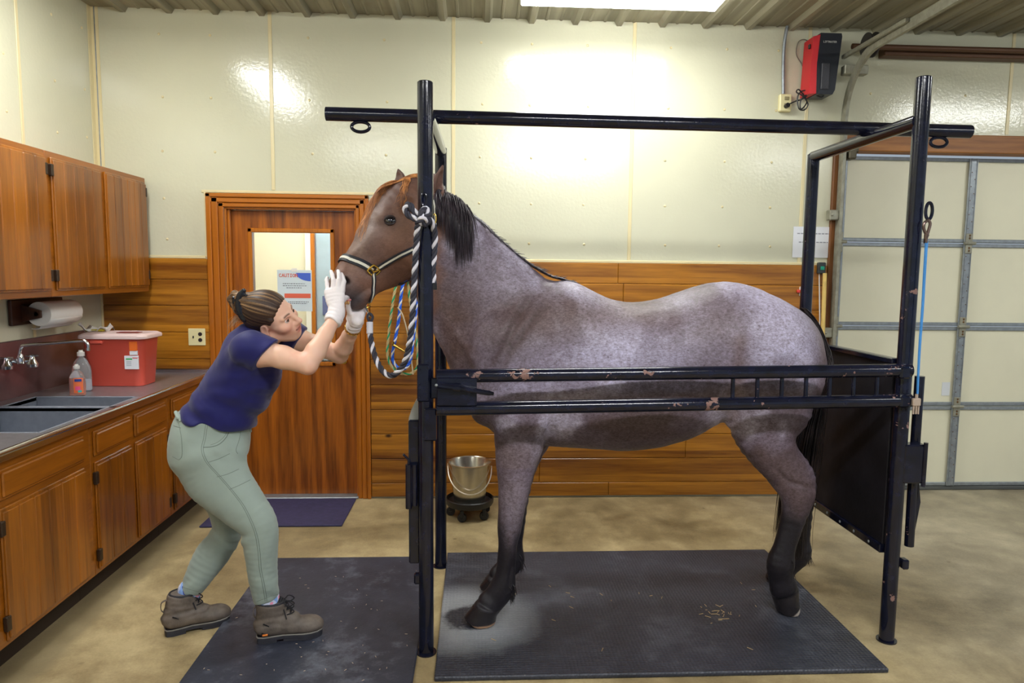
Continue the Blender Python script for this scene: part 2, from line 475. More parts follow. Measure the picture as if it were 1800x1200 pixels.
# ---- wooden door
d1 = bpy.data.objects.new('door_1', None); COL.objects.link(d1); d1.location = (-1.27, YB, 0)
props(d1, 'brown oak door with a glass pane and a moulded casing', None, None, 'structure')
def casing(name, lo, hi, mat_, side):
    mb = MB()
    # stepped moulding profile, three bands
    for k, (a, b, dd) in enumerate(((0, .32, .016), (.32, .7, .024), (.7, 1, .032))):
        l = list(lo); h = list(hi)
        if side == 'L': l[0] = hi[0]-(hi[0]-lo[0])*b; h[0] = hi[0]-(hi[0]-lo[0])*a
        if side == 'R': l[0] = lo[0]+(hi[0]-lo[0])*a; h[0] = lo[0]+(hi[0]-lo[0])*b
        if side == 'T': l[2] = lo[2]+(hi[2]-lo[2])*a; h[2] = lo[2]+(hi[2]-lo[2])*b
        l[1] = YB-dd; h[1] = YB
        mb.box(l, h, .005)
    return build(name, mb, mat_, d1)
casing('casing', (-1.818, 0, 0), (DX0, 0, 2.108), M_OAKT, 'L')
casing('casing', (DX1, 0, 0), (-.738, 0, 2.108), M_OAKT, 'R')
casing('head_casing', (-1.818, 0, DZ1), (-.738, 0, 2.108), M_OAKX, 'T')
mb = MB()
mb.box((DX0-.001, YB, 0), (DX0+.012, YB+.14, DZ1), .003); mb.box((DX1-.012, YB, 0), (DX1+.001, YB+.14, DZ1), .003); mb.box((DX0, YB, DZ1-.012), (DX1, YB+.14, DZ1), .003)
mb.box((DX0+.012, YB+.02, 0), (DX0+.03, YB+.05, DZ1-.012), .003)
build('jamb', mb, M_OAKT, d1)
YD = YB+.055                               # door face
wx0, wz1 = at(443, 408, Y=YD)[0], at(443, 408, Y=YD)[2]; wx1, wz0 = at(584, 636, Y=YD)[0], at(584, 636, Y=YD)[2]
mb = MB(); xa, xb = DX0+.013, DX1-.013
for lo, hi in (((xa, YD, .015), (wx0, YD+.045, DZ1-.014)), ((wx1, YD, .015), (xb, YD+.045, DZ1-.014)), ((wx0, YD, .015), (wx1, YD+.045, wz0)), ((wx0, YD, wz1), (wx1, YD+.045, DZ1-.014))):
    mb.box(lo, hi)
build('door_leaf', mb, M_OAK, d1)
mb = MB(); w_ = .028
for lo, hi in (((wx0-w_, 0, wz0-w_), (wx0, 0, wz1+w_)), ((wx1, 0, wz0-w_), (wx1+w_, 0, wz1+w_)), ((wx0-w_, 0, wz0-w_), (wx1+w_, 0, wz0)), ((wx0-w_, 0, wz1), (wx1+w_, 0, wz1+w_))):
    mb.box((lo[0], YD-.011, lo[2]), (hi[0], YD, hi[2]), .004)
build('window_frame', mb, M_OAKT, d1)
g = NT('door_glass'); g.p(color=(.97, 1, .98), rough=.02, trans=1., ior=1.12, spec=.5); M_GLASS = g.m
mb = MB(); mb.box((wx0, YD+.018, wz0), (wx1, YD+.023, wz1)); build('pane', mb, M_GLASS, d1)
mb = MB(); mb.box((wx0+.0, YD+.03, wz0), (wx1, YD+.045, wz0+.012), .001); build('lower_glazing_bead', mb, M_GALV, d1)
mb = MB(); mb.box((DX0, YB-.03, 0), (DX1, YB+.12, .014), .004); build('threshold', mb, M_GALV, d1)
mb = MB(); mb.lathe([(0, -.03), (.022, -.028), (.027, -.012), (.02, 0), (.012, .01), (.012, .03)], (DX1-.09, YD-.05, .98), 20, mtx=Matrix.Rotation(-PI/2, 3, 'X'))
build('door_knob', mb, M_BRASS, d1)

# corridor seen through the pane
mb = MB()
mb.box((-2.6, 6.35, 0), (.6, 6.45, 2.7)); mb.box((-2.7, YB+T, 0), (-2.6, 6.45, 2.7)); mb.box((.6, YB+T, 0), (.7, 6.45, 2.7)); mb.box((-2.7, YB+T, 2.6), (.7, 6.45, 2.7))
struct('wall_corridor', mb, simple('corridor_paint', (224, 216, 194), .5))
d3 = bpy.data.objects.new('door_3', None); COL.objects.link(d3); props(d3, 'frosted blue corridor door seen through the pane of the oak door', None, None, 'structure')
q0 = at(554, 420, Y=6.3); q1 = at(600, 640, Y=6.3)
mb = MB(); mb.box((q0[0], 6.3, 0), (q0[0]+.9, 6.35, 2.3), .003); build('door_leaf', mb, simple('pale_blue_door', (176, 196, 214), .3, .3, .1, 4), d3)
mb = MB(); mb.box((q0[0]-.085, 6.27, 0), (q0[0]-.035, 6.35, 2.35), .004); build('casing', mb, M_WHITE, d3)
mb = MB(); mb.box((q0[0]-.035, 6.26, 0), (q0[0], 6.35, 2.35), .004); build('jamb', mb, M_OAKT, d3)
q2 = at(567, 520, Y=6.3); mb = MB(); mb.box((q2[0], 6.29, q2[2]-.17), (q2[0]+.18, 6.305, q2[2]), .002); build('vision_panel', mb, simple('slate_blue_panel', (96, 104, 150), .3), d3)
mb = MB(); mb.box((-1.9, 5.3, 2.55), (-.7, 5.5, 2.6)); props(build('added_corridor_light', mb, M_LAMP, None, (-1.3, 5.4, 2.55)), 'unseen light added to brighten the corridor behind the oak door', 'ceiling light')  # lamp out of view, added to light the corridor

# caution notice taped behind the pane
YN = YD+.016
a = at(487, 474, Y=YN); b = at(549, 547, Y=YN)
poster = thing('caution_notice', ((a[0]+b[0])/2, YN, b[2]), 'white caution notice with blue corner taped to the door pane', 'notice')
mb = MB(); mb.box((a[0], YN, b[2]), (b[0], YN+.0015, a[2])); build('sheet', mb, simple('notice_paper', (214, 226, 232), .6), poster)
W_, H_ = b[0]-a[0], a[2]-b[2]
mb = MB(); text_mb(mb, 'CAUTION', (a[0]+W_*.06, YN-.0006, b[2]+H_*.83), (1, 0, 0), (0, 0, 1), H_*.075); build('red_heading', mb, simple('notice_red', (226, 92, 62), .6), poster)
mb = MB(); c0 = Vector((b[0]-W_*.03, YN-.0008, a[2]-H_*.07)); rx, rz = W_*.42, H_*.2
mb.prism([c0]+[c0+Vector((-rx*math.cos(t), 0, -rz*math.sin(t))) for t in np.linspace(0, PI/2, 14)], (0, 0, 0), (0, .0006, 0)); build('blue_corner', mb, simple('notice_blue', (72, 104, 206), .6), poster)
mb = MB(); mb.box((a[0]+W_*.2, YN-.0008, b[2]+H_*.32), (b[0]-W_*.04, YN, b[2]+H_*.43)); build('red_band', mb, simple('notice_red2', (228, 104, 78), .6), poster)
mb = MB()
for k, (zz, x0, x1) in enumerate(((.66, .16, .8), (.61, .16, .84), (.56, .26, .7), (.22, .3, .92), (.18, .35, .85))):
    xx = x0
    while xx < x1:
        w = .03+.04*((k*7+int(xx*50)) % 4)/4; mb.box((a[0]+W_*xx, YN-.0006, b[2]+H_*zz), (a[0]+W_*min(x1, xx+w), YN, b[2]+H_*(zz+.016))); xx += w+.018
build('lettering', mb, simple('notice_ink', (92, 100, 112), .6), poster)
mb = MB(); mb.box(((a[0]+b[0])/2-.02, YN-.0012, a[2]-.012), ((a[0]+b[0])/2+.02, YN-.0004, a[2]+.012)); build('tape', mb, M_WHITE, poster)

# ---- overhead sectional door
YG = YB+.1
gd = bpy.data.objects.new('door_2', None); COL.objects.link(gd); gd.location = (4.4, YG, 0)
props(gd, 'cream sectional garage door with grey steel stiles', None, None, 'structure')
gz = [.03, .643, 1.237, 1.845, 2.455]
for i in range(4):
    mb = MB(); mb.box((GX0, YG+.012, gz[i]+.004), (6.6, YG+.05, gz[i+1]-.004), .004); build('door_section', mb, M_CREAMD, gd)
    mb = MB()
    for z in ((gz[i]+.004, gz[i]+.03), (gz[i+1]-.03, gz[i+1]-.004)): mb.box((GX0, YG, z[0]), (6.6, YG+.014, z[1]), .004)
    build('section_rail', mb, M_GALV, gd)
for x in (GX0+.045, 3.566, 4.6, 5.6):
    w = .032 if x > 3 else .045
    for i in range(4):
        mb = MB(); mb.box((x-w, YG-.012, gz[i]+.006), (x+w, YG, gz[i+1]-.006), .004)
        mb.box((x-w*.7, YG-.016, gz[i]+.006), (x-w*.62, YG-.012, gz[i+1]-.006)); mb.box((x+w*.62, YG-.016, gz[i]+.006), (x+w*.7, YG-.012, gz[i+1]-.006))
        build('stile', mb, M_GALV, gd)
        for k in range(7):
            pass
    for z in gz[1:4]:
        mb = MB(); mb.box((x-w*.8, YG-.022, z-.075), (x+w*.8, YG-.012, z+.07), .006); mb.tube([(x-w*1.3, YG-.026, z), (x+w*1.3, YG-.026, z)], .011, 10)
        for dz in (-.055, -.035, .035, .055): mb.sphere((x, YG-.022, z+dz), (.008, .005, .008), 8, 6, 1)
        build('hinge', mb, [M_GALVD, M_RUST], gd)
mb = MB()
rr = random.Random(3)
for k in range(46):
    z = .1+k*.05; mb.sphere((GX0+.03+.03*(k % 2), YG-.012, z), (.005, .003, .005), 6, 4)
    mb.sphere((3.566+.012*(-1)**k, YG-.012, z), (.004, .003, .004), 6, 4)
build('bolt_holes', mb, M_RUST, gd)
mb = MB(); mb.box((GX0, YG+.0, .0), (6.6, YG+.05, .03), .006); build('bottom_seal', mb, simple('grey_rubber', (84, 86, 84), .7), gd)
p0 = at(1658, 672, Y=YG); mb = MB(); mb.box((p0[0], YG+.008, p0[2]-.1), (p0[0]+.06, YG+.0125, p0[2])); build('worn_sticker', mb, simple('sticker', (214, 218, 222), .5), gd)
mb = MB(); mb.box((GX0-.02, YB-.02, GZ1), (7.5, YB+.1, GZ1+.125), .006); o = struct('trim_2', mb, M_HEADW); o['label'] = 'rough wooden header beam above the garage door'
mb = MB(); mb.box((2.475, YB-.025, 0), (GX0-.002, YB+.12, GZ1), .005); o = struct('trim_3', mb, M_POSTW); o['label'] = 'brown wooden jamb post beside the garage door'

# door track, shaft and operator
tk = thing('door_track', (2.5, 4.72, 0), 'curved galvanised door track rising beside the garage door and bending under the ceiling', 'door track')
path = [Vector((2.515, 4.77, .05)), Vector((2.515, 4.77, 1.2)), Vector((2.515, 4.77, 2.56))]
R_ = .42
for k in range(1, 13):
    t = PI/2*k/12; path.append(Vector((2.515-.035*k/12, 4.77-R_*(1-math.cos(t)), 2.62+R_*math.sin(t))))
path += [Vector((2.478, 3.6, 3.045)), Vector((2.475, 1.2, 3.06))]
mb = MB(); P, T_, N, B = mb.frames(path)
vs = []; fs = []
prof = [(-.012, -.028), (-.012, .028), (.0, .034), (.014, .028), (.014, .018), (.004, .022), (-.004, .018), (-.004, -.022), (.008, -.022), (.008, -.03)]
X_ = Vector((1, 0, 0))
for i, p in enumerate(P):
    w = T_[i].cross(X_).normalized()
    for (u, v) in prof: vs.append(p+X_*u+w*v)
n = len(prof)
for i in range(len(P)-1):
    for k in range(n): fs.append((i*n+k, i*n+(k+1) % n, (i+1)*n+(k+1) % n, (i+1)*n+k))
mb.add(vs, fs); build('track_rail', mb, M_GALVD, tk)
for z in (2.02, 1.2, .6):
    mb = MB(); mb.box((2.44, 4.755, z-.035), (2.505, 4.80, z+.035), .006); mb.box((2.44, 4.79, z-.035), (2.47, 4.81, z+.035), .003); mb.sphere((2.455, 4.752, z), (.009, .006, .009), 8, 6)
    build('track_bracket', mb, M_GALVD, tk)
mb = MB(); mb.box((2.545, 4.74, 2.40), (2.6, 4.83, 2.52), .008); mb.tube([(2.53, 4.76, 2.46), (2.61, 4.76, 2.46)], .02, 12); build('top_roller_bracket', mb, simple('dark_bracket', (84, 78, 62), .5, .5), tk)
mb = MB(); mb.box((2.44, 4.02, 3.05), (2.465, 4.72, 3.075), .003); mb.box((2.44, 4.66, 2.94), (2.6, 4.72, 3.0), .004); build('angle_brace', mb, M_GALVD, tk)

sh = thing('torsion_shaft', (4.2, 4.70, 3.13), 'dark brown torsion shaft with cable drum running above the garage door', 'torsion shaft')
mb = MB(); mb.tube([(2.5, 4.7, 3.13), (7.2, 4.7, 3.13)], .018, 12); mb.box((2.75, 4.74, 3.09), (7.2, 4.82, 3.15), .005); build('shaft', mb, simple('brown_shaft', (92, 62, 40), .5, .3), sh)
mb = MB(); mb.lathe([(.02, -.03), (.075, -.03), (.075, -.022), (.055, -.016), (.055, .016), (.08, .022), (.08, .03), (.02, .03)], (2.60, 4.66, 3.13), 28, mtx=Matrix.Rotation(PI/2, 3, 'Y')); build('cable_drum', mb, simple('drum_grey', (70, 66, 66), .4, .5), sh)

a = at(1429, 57, Y=4.66); b = at(1475, 166, Y=4.66)
op = thing('garage_door_opener', ((a[0]+b[0])/2, 4.7, b[2]), 'black and red wall-mounted garage door opener high beside the door track', 'opener')
x0, x1, z0, z1 = a[0], b[0], b[2], a[2]
mb = MB(); mb.prism([(x0+.055, 4.66, z1), (x1-.005, 4.66, z1), (x1, 4.66, z1-.02), (x1-.03, 4.66, z0+.03), (x1-.045, 4.66, z0), (x0+.045, 4.66, z0), (x0+.04, 4.66, z0+.2)], (0, 0, 0), (0, .15, 0)); build('housing', mb, simple('opener_black', (30, 34, 44), .35), op)
mb = MB(); mb.prism([(x0+.012, 4.675, z1-.02), (x0+.056, 4.664, z1-.01), (x0+.04, 4.664, z0+.19), (x0+.046, 4.664, z0+.004), (x0+.0, 4.675, z0+.004)], (0, 0, 0), (0, .13, 0)); build('red_side_cover', mb, simple('opener_red', (204, 36, 44), .4), op)
mb = MB(); mb.box((x0+.07, 4.652, z0+.03), (x1-.075, 4.662, z0+.2), .004); build('light_lens', mb, simple('lens_grey', (62, 62, 68), .5, bump=.4, bscale=200), op)
mb = MB(); text_mb(mb, 'LIFTMASTER', (x0+.075, 4.6585, z1-.062), (1, 0, 0), (0, 0, 1), .0105); build('white_lettering', mb, M_WHITE, op)
mb = MB(); mb.box((x0+.055, 4.70, z1-.09), (x0-.002, 4.72, z1-.06), .004); build('side_button', mb, M_BLACKP, op)
# power cord looped below
cord = MB()
oc = at(1381, 186, Y=YB-.03)
pts = [oc+Vector((0, -.02, 0)), at(1398, 178, Y=4.77), at(1412, 173, Y=4.74), at(1425, 160, Y=4.72), at(1410, 160, Y=4.74), at(1402, 170, Y=4.75), at(1404, 190, Y=4.74), at(1414, 193, Y=4.73), at(1420, 182, Y=4.72), at(1410, 168, Y=4.72), at(1400, 162, Y=4.74), at(1405, 158, Y=4.74), at(1418, 178, Y=4.73), at(1408, 192, Y=4.72), at(1408, 176, Y=4.72), at(1424, 164, Y=4.71), Vector((x0+.1, 4.7, z0-.01)), Vector((x0+.12, 4.7, z0+.02))]
cord.tube(smooth_path(pts, 8), .0045, 8); cord.tube([oc+Vector((-.0, -.0, -.004)), oc+Vector((.004, -.03, 0))], .016, 10)
build('power_cord', cord, M_BLACKP, op)
mb = MB(); mb.tube(smooth_path([Vector((x0-.0, 4.75, z0+.02)), at(1424, 120, Y=4.8), at(1421, 75, Y=4.82), at(1405, 72, Y=4.82), at(1400, 95, Y=4.82), at(1412, 120, Y=4.82), at(1418, 160, Y=4.82)], 8), .003, 6); build('wall_wires', mb, simple('grey_wire', (120, 112, 100), .6), op)

cd = thing('electrical_outlet', oc, 'ivory outlet with grey conduit up to the ceiling beside the garage opener', 'outlet')
a = at(1368, 167, Y=YB); b = at(1387, 198, Y=YB)
mb = MB(); mb.box((a[0], YB-.035, b[2]), (b[0], YB, a[2]), .006); build('outlet_box', mb, M_IVORY, cd)
for dz in (.03, .075): mb = MB(); mb.box((a[0]+.03, YB-.039, a[2]-dz-.012), (b[0]-.02, YB-.034, a[2]-dz+.012), .003); build('socket', mb, simple('dark_ivory', (150, 140, 100), .5), cd)
mb = MB(); mb.tube(smooth_path([at(1377, 167, Y=YB-.018), at(1377, 120, Y=YB-.018), at(1378, 85, Y=YB-.02), at(1381, 60, Y=YB-.03), at(1384, 46, Y=YB-.03)], 6), .011, 12); build('conduit', mb, M_GALV, cd)

# notice, switch and pole by the garage door
a = at(1395, 398, Y=YB-.004); b = at(1460, 453, Y=YB-.004)
nt = thing('paper_notice', ((a[0]+b[0])/2, YB, b[2]), 'white paper notice taped to the wall behind the rear post', 'notice')
mb = MB(); mb.box((a[0], YB-.006, b[2]), (b[0], YB-.004, a[2])); build('sheet', mb, M_PAPER, nt)
mb = MB()
for zz, x0_, x1_ in ((.76, .1, .95), (.48, .15, .9)):
    xx = x0_
    while xx < x1_: mb.box((a[0]+(b[0]-a[0])*xx, YB-.0066, b[2]+(a[2]-b[2])*zz), (a[0]+(b[0]-a[0])*min(xx+.07, x1_), YB-.006, b[2]+(a[2]-b[2])*(zz+.035))); xx += .09
build('lettering', mb, simple('faint_ink', (150, 152, 164), .7), nt)
a = at(1437, 461, Y=YB-.03); b = at(1449, 481, Y=YB-.03)
sw = thing('door_button', ((a[0]+b[0])/2, YB, b[2]), 'dark wall button box with a green push button beside the notice', 'switch')
mb = MB(); mb.box((a[0], YB-.05, b[2]), (b[0], YB-.018, a[2]), .005); build('switch_box', mb, simple('box_black', (44, 50, 52), .45), sw)
mb = MB(); mb.box((a[0]+.013, YB-.056, (a[2]+b[2])/2-.014), (b[0]-.013, YB-.05, (a[2]+b[2])/2+.012), .004); build('green_button', mb, simple('button_green', (20, 150, 120), .4), sw)
mb = MB(); mb.tube([at(1440, 480, Y=YB-.025), at(1441, 560, Y=YB-.025), at(1439, 640, Y=YB-.025)], .004, 8); build('cable', mb, M_WHITE, sw)
a0 = at(1450, 480, Y=YB-.06); a1 = at(1432, 868, Y=YB-.06); a1[2] = 0.
ph = thing('wooden_pole', a1, 'long pale yellow wooden pole leaning on the wall behind the tail gate', 'pole')
mb = MB(); mb.tube([a1+Vector((0, -.04, 0)), a0], .014, 12); build('handle', mb, simple('pale_yellow_wood', (222, 190, 110), .5, 0, .08, 20), ph)
a = at(1401, 512, Y=YB-.03)
tg = thing('latch_tag', a, 'small red and white latch on the pine wall behind the rear post', 'latch')
mb = MB(); mb.box((a[0], YB-.04, a[2]-.01), (a[0]+.05, YB-.02, a[2]+.012), .004); build('red_lever', mb, simple('tag_red', (224, 70, 60), .5), tg)
mb = MB(); mb.box((a[0]+.02, YB-.03, a[2]-.032), (a[0]+.06, YB-.018, a[2]+.034), .004); build('white_plate', mb, M_WHITE, tg)

# wall switch left of the door
a = at(331, 577, Y=YB-.02); b = at(363, 607, Y=YB-.02)
so = thing('switch_plate', ((a[0]+b[0])/2, YB-.02, b[2]), 'ivory combined switch and outlet plate on the planks left of the oak door', 'switch')
mb = MB(); mb.box((a[0], YB-.027, b[2]), (b[0]-.004, YB-.02, a[2]), .003); build('plate', mb, M_IVORY, so)
cx = a[0]+(b[0]-a[0])*.68; cz = (a[2]+b[2])/2
for dz in (-.02, .02): mb = MB(); mb.lathe([(.0, .003), (.013, .003), (.0135, 0)], (cx, YB-.027, cz+dz), 16, mtx=Matrix.Rotation(PI/2, 3, 'X')); build('socket', mb, simple('socket_black', (40, 32, 36), .4), so)
mb = MB(); mb.box((a[0]+.032, YB-.037, cz-.008), (a[0]+.038, YB-.026, cz+.008), .001); build('toggle', mb, M_BLACKP, so)

# ================================================================== CABINETS AND SINK
XF = -1.83
M_HINGE = simple('dark_hinge', (70, 56, 44), .4, .6)
def beadboard(mb, xf, y0, y1, z0, z1, th=.018, groove=.105):
    """a door face of grooved vertical boards with an eased lip; looks towards +X"""
    mb.box((xf, y0, z0), (xf+th*.55, y1, z1), .004)
    n = max(2, round((y1-y0)/groove)); w = (y1-y0-.008)/n
    for i in range(n): mb.box((xf+th*.4, y0+.004+i*w+.0012, z0+.012), (xf+th, y0+.004+(i+1)*w-.0012, z1-.014), .003)
def drawer_face(mb, xf, y0, y1, z0, z1, th=.02):
    mb.box((xf, y0, z0), (xf+th*.55, y1, z1), .004); mb.box((xf+th*.4, y0+.012, z0+.012), (xf+th, y1-.012, z1-.012), .006)
def base_cabinet(name, y0, y1, doors, label):
    t = thing(name, (-2.15, (y0+y1)/2, 0), label, 'cabinet', None)
    mb = MB(); mb.box((-2.515, y0+.001, .13), (XF-.02, y1-.001, .64)); mb.box((-2.515, y0+.001, .64), (-2.43, y1-.001, .858)); mb.box((-2.515, y0+.001, 0), (XF-.09, y1-.001, .13))
    mb.box((XF-.02, y0+.001, .125), (XF, y1-.001, .858), .003)
    build('body', mb, M_CABY, t)
    for (a, b, hinge) in doors:
        mb = MB(); drawer_face(mb, XF, a, b, .705, .826); build('drawer_front', mb, M_CABY, t)
        mb = MB(); beadboard(mb, XF, a, b, .145, .675); d = build('door', mb, M_CAB, t)
        for z in (.22, .60):
            mb = MB(); mb.box((XF+.002, (a if hinge == 'a' else b)-.014, z-.03), (XF+.021, (a if hinge == 'a' else b)+.012, z+.03), .003); build('hinge', mb, M_HINGE, d)
    mb = MB(); mb.box((XF-.085, y0+.001, .0), (XF-.08, y1-.001, .125)); build('toe_board', mb, simple('toe_board_dark', (44, 32, 22), .7), t)
base_cabinet('base_cabinet', 1.7, 3.315, [(1.75, 2.6, 'a'), (2.675, 3.255, 'a')], 'nearest brown wooden base cabinet, wide door and long drawer front under the sink')
base_cabinet('base_cabinet', 3.315, 4.147, [(3.34, 3.69, 'a'), (3.735, 4.105, 'b')], 'brown base cabinet with two narrow scuffed doors and two small drawers')
base_cabinet('base_cabinet', 4.147, 4.815, [(4.185, 4.79, 'a')], 'farthest brown base cabinet, in the corner behind the person')
def wall_cabinet(y0, y1, doors, label):
    t = thing('wall_cabinet', (-2.36, (y0+y1)/2, 1.45), label, 'cabinet')
    XU = -2.2
    mb = MB(); mb.box((XL+.004, y0+.001, 1.455), (XU-.018, y1-.001, 2.19), .002)
    mb.box((XU-.018, y0+.001, 1.45), (XU, y1-.001, 2.195), .003)
    build('body', mb, M_CABY, t)
    for (a, b, hinge) in doors:
        mb = MB(); beadboard(mb, XU, a, b, 1.48, 2.165, .02, .09); d = build('door', mb, M_CAB, t)
        for z in (1.56, 2.1):
            mb = MB(); mb.box((XU+.002, (a if hinge == 'a' else b)-.016, z-.03), (XU+.022, (a if hinge == 'a' else b)+.006, z+.03), .003); build('hinge', mb, M_HINGE, d)
wall_cabinet(2.55, 3.715, [(2.58, 3.14, 'a'), (3.16, 3.70, 'b')], 'nearer brown wooden wall cabinet running out of view at the left edge')
wall_cabinet(3.715, 4.79, [(3.75, 4.215, 'a'), (4.27, 4.765, 'b')], 'brown wooden wall cabinet with two grooved doors beside the corner')

ct = thing('sink_counter', (-2.15, 3.3, .86), 'long stainless steel counter with two sink bowls and a tall dark backsplash', 'sink counter')
mb = MB(); bx0, bx1 = -2.40, -1.875; Y0c, Y1c = 1.7, 4.81
bowls = [(2.38, 2.95), (3.02, 3.565), (3.60, 3.865)]
bowls = bowls[1:]
ys = [Y0c]+[q for b in bowls for q in b]+[Y1c]
for i in range(0, len(ys), 2): mb.box((XL+.02, ys[i], .875), (-1.815, ys[i+1], .898), .004)
mb.box((XL+.02, bowls[0][0], .875), (bx0, bowls[-1][1], .898), .003); mb.box((bx1, bowls[0][0], .875), (-1.815, bowls[-1][1], .898), .003)
build('top', mb, M_SINK, ct)
mb = MB(); mb.tube([(-1.812, Y0c, .893), (-1.812, Y1c, .893)], .013, 12); mb.box((-1.82, Y0c, .86), (-1.803, Y1c, .892), .003); build('rolled_edge', mb, M_STEEL, ct)
mb = MB(); mb.box((XL+.03, Y1c-.02, .89), (-1.83, Y1c, .925), .006); build('end_lip', mb, M_STEEL, ct)
mb = MB(); mb.box((XL+.002, Y0c, .88), (XL+.02, Y1c, 1.205), .004); build('backsplash', mb, M_SPLASH, ct)
for (a, b) in bowls:
    mb = MB(); d = .24; z1 = .90; z0 = z1-d; w = .012
    mb.box((bx0-w, a-w, z0), (bx0, b+w, z1), .003); mb.box((bx1, a-w, z0), (bx1+w, b+w, z1), .003); mb.box((bx0, a-w, z0), (bx1, a, z1), .003); mb.box((bx0, b, z0), (bx1, b+w, z1), .003); mb.box((bx0, a, z0), (bx1, b, z0+.01), .003)
    bo = build('sink_bowl', mb, M_SINKIN, ct)
    mb = MB(); mb.lathe([(0, .012), (.03, .012), (.042, .016), (.045, .011)], ((bx0+bx1)/2, (a+b)/2, z0), 24); build('drain', mb, M_STEEL, bo)

fa = thing('faucet', (XL+.02, 3.78, 1.06), 'chrome wall-mounted faucet with long swing spout over the sink', 'faucet')
yF = 3.78
def F(x, y): return at(x, y, Y=yF)
mb = MB(); b0 = at(-14, 636, Y=yF); 
mb.tube([at(-25, 634, Y=yF-.02), at(52, 634, Y=yF+.08)], .012, 14); mb.tube([(XL+.02, yF, b0[2]), at(34, 634, Y=yF)], .014, 14)
mb.lathe([(.0, -.022), (.018, -.02), (.02, 0), (.014, .02), (.012, .03)], F(36, 632), 20)
build('mixer_body', mb, M_CHROME, fa)
mb = MB(); mb.tube(smooth_path([F(35, 630), F(35, 618), F(38, 610), F(46, 606.5), F(95, 602.5), F(140, 598.5), F(150, 600), F(154.5, 606), F(155, 614)], 6), .0085, 14); mb.tube([F(155, 612), F(155, 616)], .011, 14); build('spout', mb, M_CHROME, fa)
for (x, dy) in ((12, 0.), (57, .06)):
    c = at(x, 640 if x < 20 else 636, Y=yF+dy-.03)
    mb = MB(); mb.lathe([(.0, -.028), (.026, -.026), (.028, -.01), (.016, .012), (.012, .03), (.018, .034), (.0, .04)], c, 20)
    for k in range(4): a_ = PI/2*k+.4; mb.tube([c+Vector((0, 0, .032)), c+Vector((.03*math.cos(a_), .03*math.sin(a_), .034))], [.006, .004], 8)
    build('tap_handle', mb, M_CHROME, fa)

# sharps container
sx0, sx1, sy0, sy1 = -2.345, -1.975, 4.19, 4.44
sh = thing('sharps_container', ((sx0+sx1)/2, (sy0+sy1)/2, .9), 'large red sharps container with white lid standing on the steel counter', 'sharps container')
def rrect(cx, cy, w, d, r, z, n=6):
    o = []
    for (sx, sy, a0) in ((1, 1, 0), (-1, 1, PI/2), (-1, -1, PI), (1, -1, 1.5*PI)):
        for k in range(n+1):
            a = a0+PI/2*k/n; o.append(Vector((cx+sx*(w/2-r)+r*math.cos(a), cy+sy*(d/2-r)+r*math.sin(a), z)))
    return o
def rstack(mb, levels, m=0):
    """closed solid through rounded-rectangle levels (cx, cy, w, d, r, z)"""
    rings = [rrect(*l) for l in levels]; n = len(rings[0]); vs = [p for r in rings for p in r]; fs = []
    for i in range(len(rings)-1):
        for k in range(n): fs.append((i*n+k, i*n+(k+1) % n, (i+1)*n+(k+1) % n, (i+1)*n+k))
    fs += [tuple(reversed(range(n))), tuple(range((len(rings)-1)*n, len(rings)*n))]
    return mb.add(vs, fs, m)
cx, cy = (sx0+sx1)/2, (sy0+sy1)/2
mb = MB(); rstack(mb, [(cx, cy, .32, .20, .04, .90), (cx, cy, .325, .205, .05, .906), (cx, cy, .36, .24, .05, 1.175), (cx, cy, .365, .245, .05, 1.18), (cx, cy, .365, .245, .05, 1.192)]); build('bin', mb, simple('sharps_red', (204, 80, 64), .35, 0, .04, 6), sh)
mb = MB(); rstack(mb, [(cx, cy, .40, .275, .05, 1.185), (cx, cy, .402, .278, .05, 1.198), (cx, cy, .395, .27, .05, 1.206), (cx, cy, .36, .235, .045, 1.215), (cx, cy, .355, .23, .045, 1.214)]); build('lid', mb, simple('lid_white', (222, 196, 192), .35), sh)
mb = MB(); rstack(mb, [(cx+.06, cy-.02, .13, .07, .012, 1.21), (cx+.06, cy-.02, .13, .07, .012, 1.2165)]); build('drop_slot', mb, simple('slot_dark_red', (120, 40, 34), .4), sh)
mb = MB(); mb.box((cx-.12, cy-.135, 1.155), (cx-.045, cy-.115, 1.178), .006); build('handle_lug', mb, simple('sharps_red2', (212, 90, 74), .35), sh)
mb = MB(); yl = cy-.1235
lm = Matrix.Translation((0, 0, 0))
mb.box((cx+.105, yl-.002, 1.115), (cx+.148, yl+.012, 1.17), .001, 0); mb.box((cx+.105, yl-.0, 1.09), (cx+.148, yl+.012, 1.115), .001, 1); build('orange_label', mb, [simple('label_orange', (236, 112, 40), .5), M_PAPER], sh)
mb = MB(); mb.box((cx+.072, yl+.002, 1.005), (cx+.152, yl+.012, 1.085), .001, 0); mb.box((cx+.082, yl+.0008, 1.062), (cx+.118, yl+.003, 1.070), 0, 1); mb.box((cx+.12, yl+.0008, 1.07), (cx+.15, yl+.003, 1.075), 0, 2)
for z in (1.05, 1.042, 1.034, 1.026): mb.box((cx+.084, yl+.001, z), (cx+.112, yl+.003, z+.002), 0, 3)
build('white_label', mb, [M_PAPER, simple('label_green', (60, 170, 90), .5), simple('label_red', (220, 90, 90), .5), simple('label_ink', (140, 150, 160), .5)], sh)

